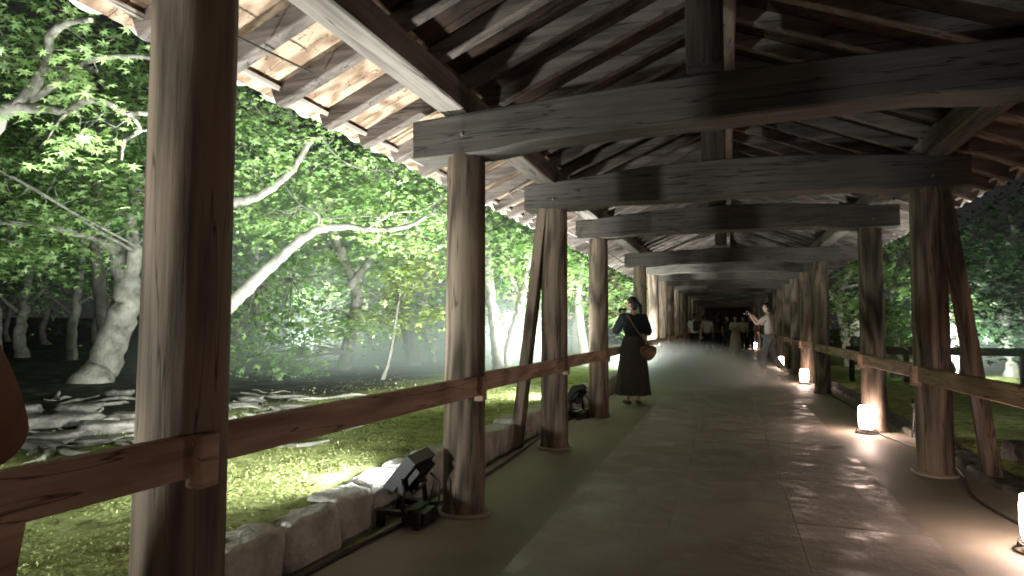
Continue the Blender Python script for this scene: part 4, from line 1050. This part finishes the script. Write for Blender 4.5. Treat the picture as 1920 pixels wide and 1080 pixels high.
phone(1, Mw @ Vector((-.05, .34, 1.47)), rzW + rad(20), lab='phone held up in front of the face of the person in black', r=(.075, .005, .038))

# person with raised hands on the right
rzM = rad(72); ml = Vector((.93, 16.3, 0))
person(ml, rzM, 'person in pale t-shirt and grey trousers raising a camera on the right', 1.78,
    dict(lel=(-.20, .22, 1.20), rel=(.20, .22, 1.20), lwr=(-.06, .40, 1.42), rwr=(.07, .40, 1.42), lan=(-.09, .10, .085), lkn=(-.10, .12, .48), lto=(-.10, .26, .03), ran=(.10, -.30, .12), rkn=(.10, -.04, .49), rto=(.10, -.18, .035)),
    TSH, GRYP, 'trousers', 0, rad(4), 'short', 'short', SHOEW)
Mm = Matrix.Translation(ml) @ Matrix.Rotation(rzM, 4, 'Z')
m_ = MB(); m_.cbox(-.07, .07, -.03, .03, -.045, .045, .01); m_.tube([(0, .03, 0), (0, .09, 0)], .035, 16)
o = m_.build('camera_body', PHONE); o.location = Mm @ Vector((0, .50, 1.52)); o.rotation_euler = (0, 0, rzM); tag(o, 'dark camera held up by the person in grey trousers', 'camera')

# far group
grp = 'visitors at the far end of the corridor'
person((-1.22, 24.5, 0), rad(-20), 'far person in white shirt with black backpack, second white shirt to the right', 1.66, None, WHT, DKB, group=grp, shoes=SHOEB)
bk = MB(); bk.cbox(-.13, .13, -.26, -.12, 1.0, 1.38, .04); o = bk.build('backpack', DKB); o.location = (-1.22, 24.5, 0); o.rotation_euler = (0, 0, rad(-20) + .9); tag(o, 'black backpack on the far person in white at the left', 'backpack')
person((-0.78, 25.5, 0), rad(15), 'far person in plain white shirt walking away, right of the backpack', 1.64, dict(lkn=(-.1, .12, .5), ran=(.1, -.2, .1)), WHT, DKB, group=grp, shoes=SHOEB)
person((-0.45, 29.5, 0), rad(0), 'far person in dark clothes beside the white shirts', 1.70, None, DKB, DKB, group=grp, shoes=SHOEB)
person((-0.05, 31.5, 0), rad(180), 'far person in dark clothes with a pale bag at the middle of the corridor', 1.66, None, DKB, DKB, group=grp, shoes=SHOEB)
person((0.28, 27.5, 0), rad(165), 'far person in cream top and beige skirt facing the viewer', 1.60, dict(lel=(-.24, .08, 1.12), lwr=(-.08, .22, 1.12), rel=(.24, .08, 1.12), rwr=(.08, .22, 1.16)), BEI, BEI, 'skirt', hair='long', group=grp, shoes=SHOEW, fem=True)
person((0.66, 30, 0), rad(150), 'far person in tan top right of the beige skirt', 1.62, None, BEI, DKB, group=grp, shoes=SHOEW, fem=True, hair='long')
person((0.98, 32, 0), rad(170), 'far person in dark top behind the raised-arms person', 1.72, None, DKB, DKB, group=grp, shoes=SHOEB)
person((-1.2, 34, 0), rad(10), 'farthest person in dark clothes near the left rail', 1.7, None, DKB, DKB, group=grp, shoes=SHOEB)
# outside on the right
q = W(1785, 640, 14.5); person((q.x, q.y, gz(q.x, q.y)), rad(120), 'person in pale top outside, glimpsed between right post and brace', 1.62, None, TSH, DKB, shoes=SHOEW)
q = W(1604, 640, 17); person((q.x, q.y, gz(q.x, q.y)), rad(60), 'person in pale top outside, beyond the low fence left of the lantern post', 1.64, None, TSH, DKB, shoes=SHOEW)
# someone at the left edge resting a forearm on the rail
pl = Vector((-1.24, .20, 0)); rzP = rad(35)
def loc_(x, y, z): return tuple(Matrix.Rotation(-rzP, 3, 'Z') @ (Vector((x, y, z)) - pl))
person(pl, rzP, 'person in brown top leaning an elbow on the rail at the left edge', 1.70,
    dict(pel=loc_(-1.20, .36, .92), wai=loc_(-1.23, .42, 1.04), che=loc_(-1.30, .54, 1.17), nec=loc_(-1.38, .64, 1.29), hed=loc_(-1.42, .68, 1.36), lhp=loc_(-1.26, .30, .87), rhp=loc_(-1.14, .42, .87),
         rsh=loc_(-1.28, .71, 1.19), lsh=loc_(-1.42, .44, 1.20), rel=loc_(-1.515, .955, .97), rwr=loc_(-1.63, .80, 1.15), lel=loc_(-1.58, .42, 1.02), lwr=loc_(-1.64, .62, 1.16)), BRN, DKB, 'trousers', rad(10), 0, 'short', 'long', SHOEB)
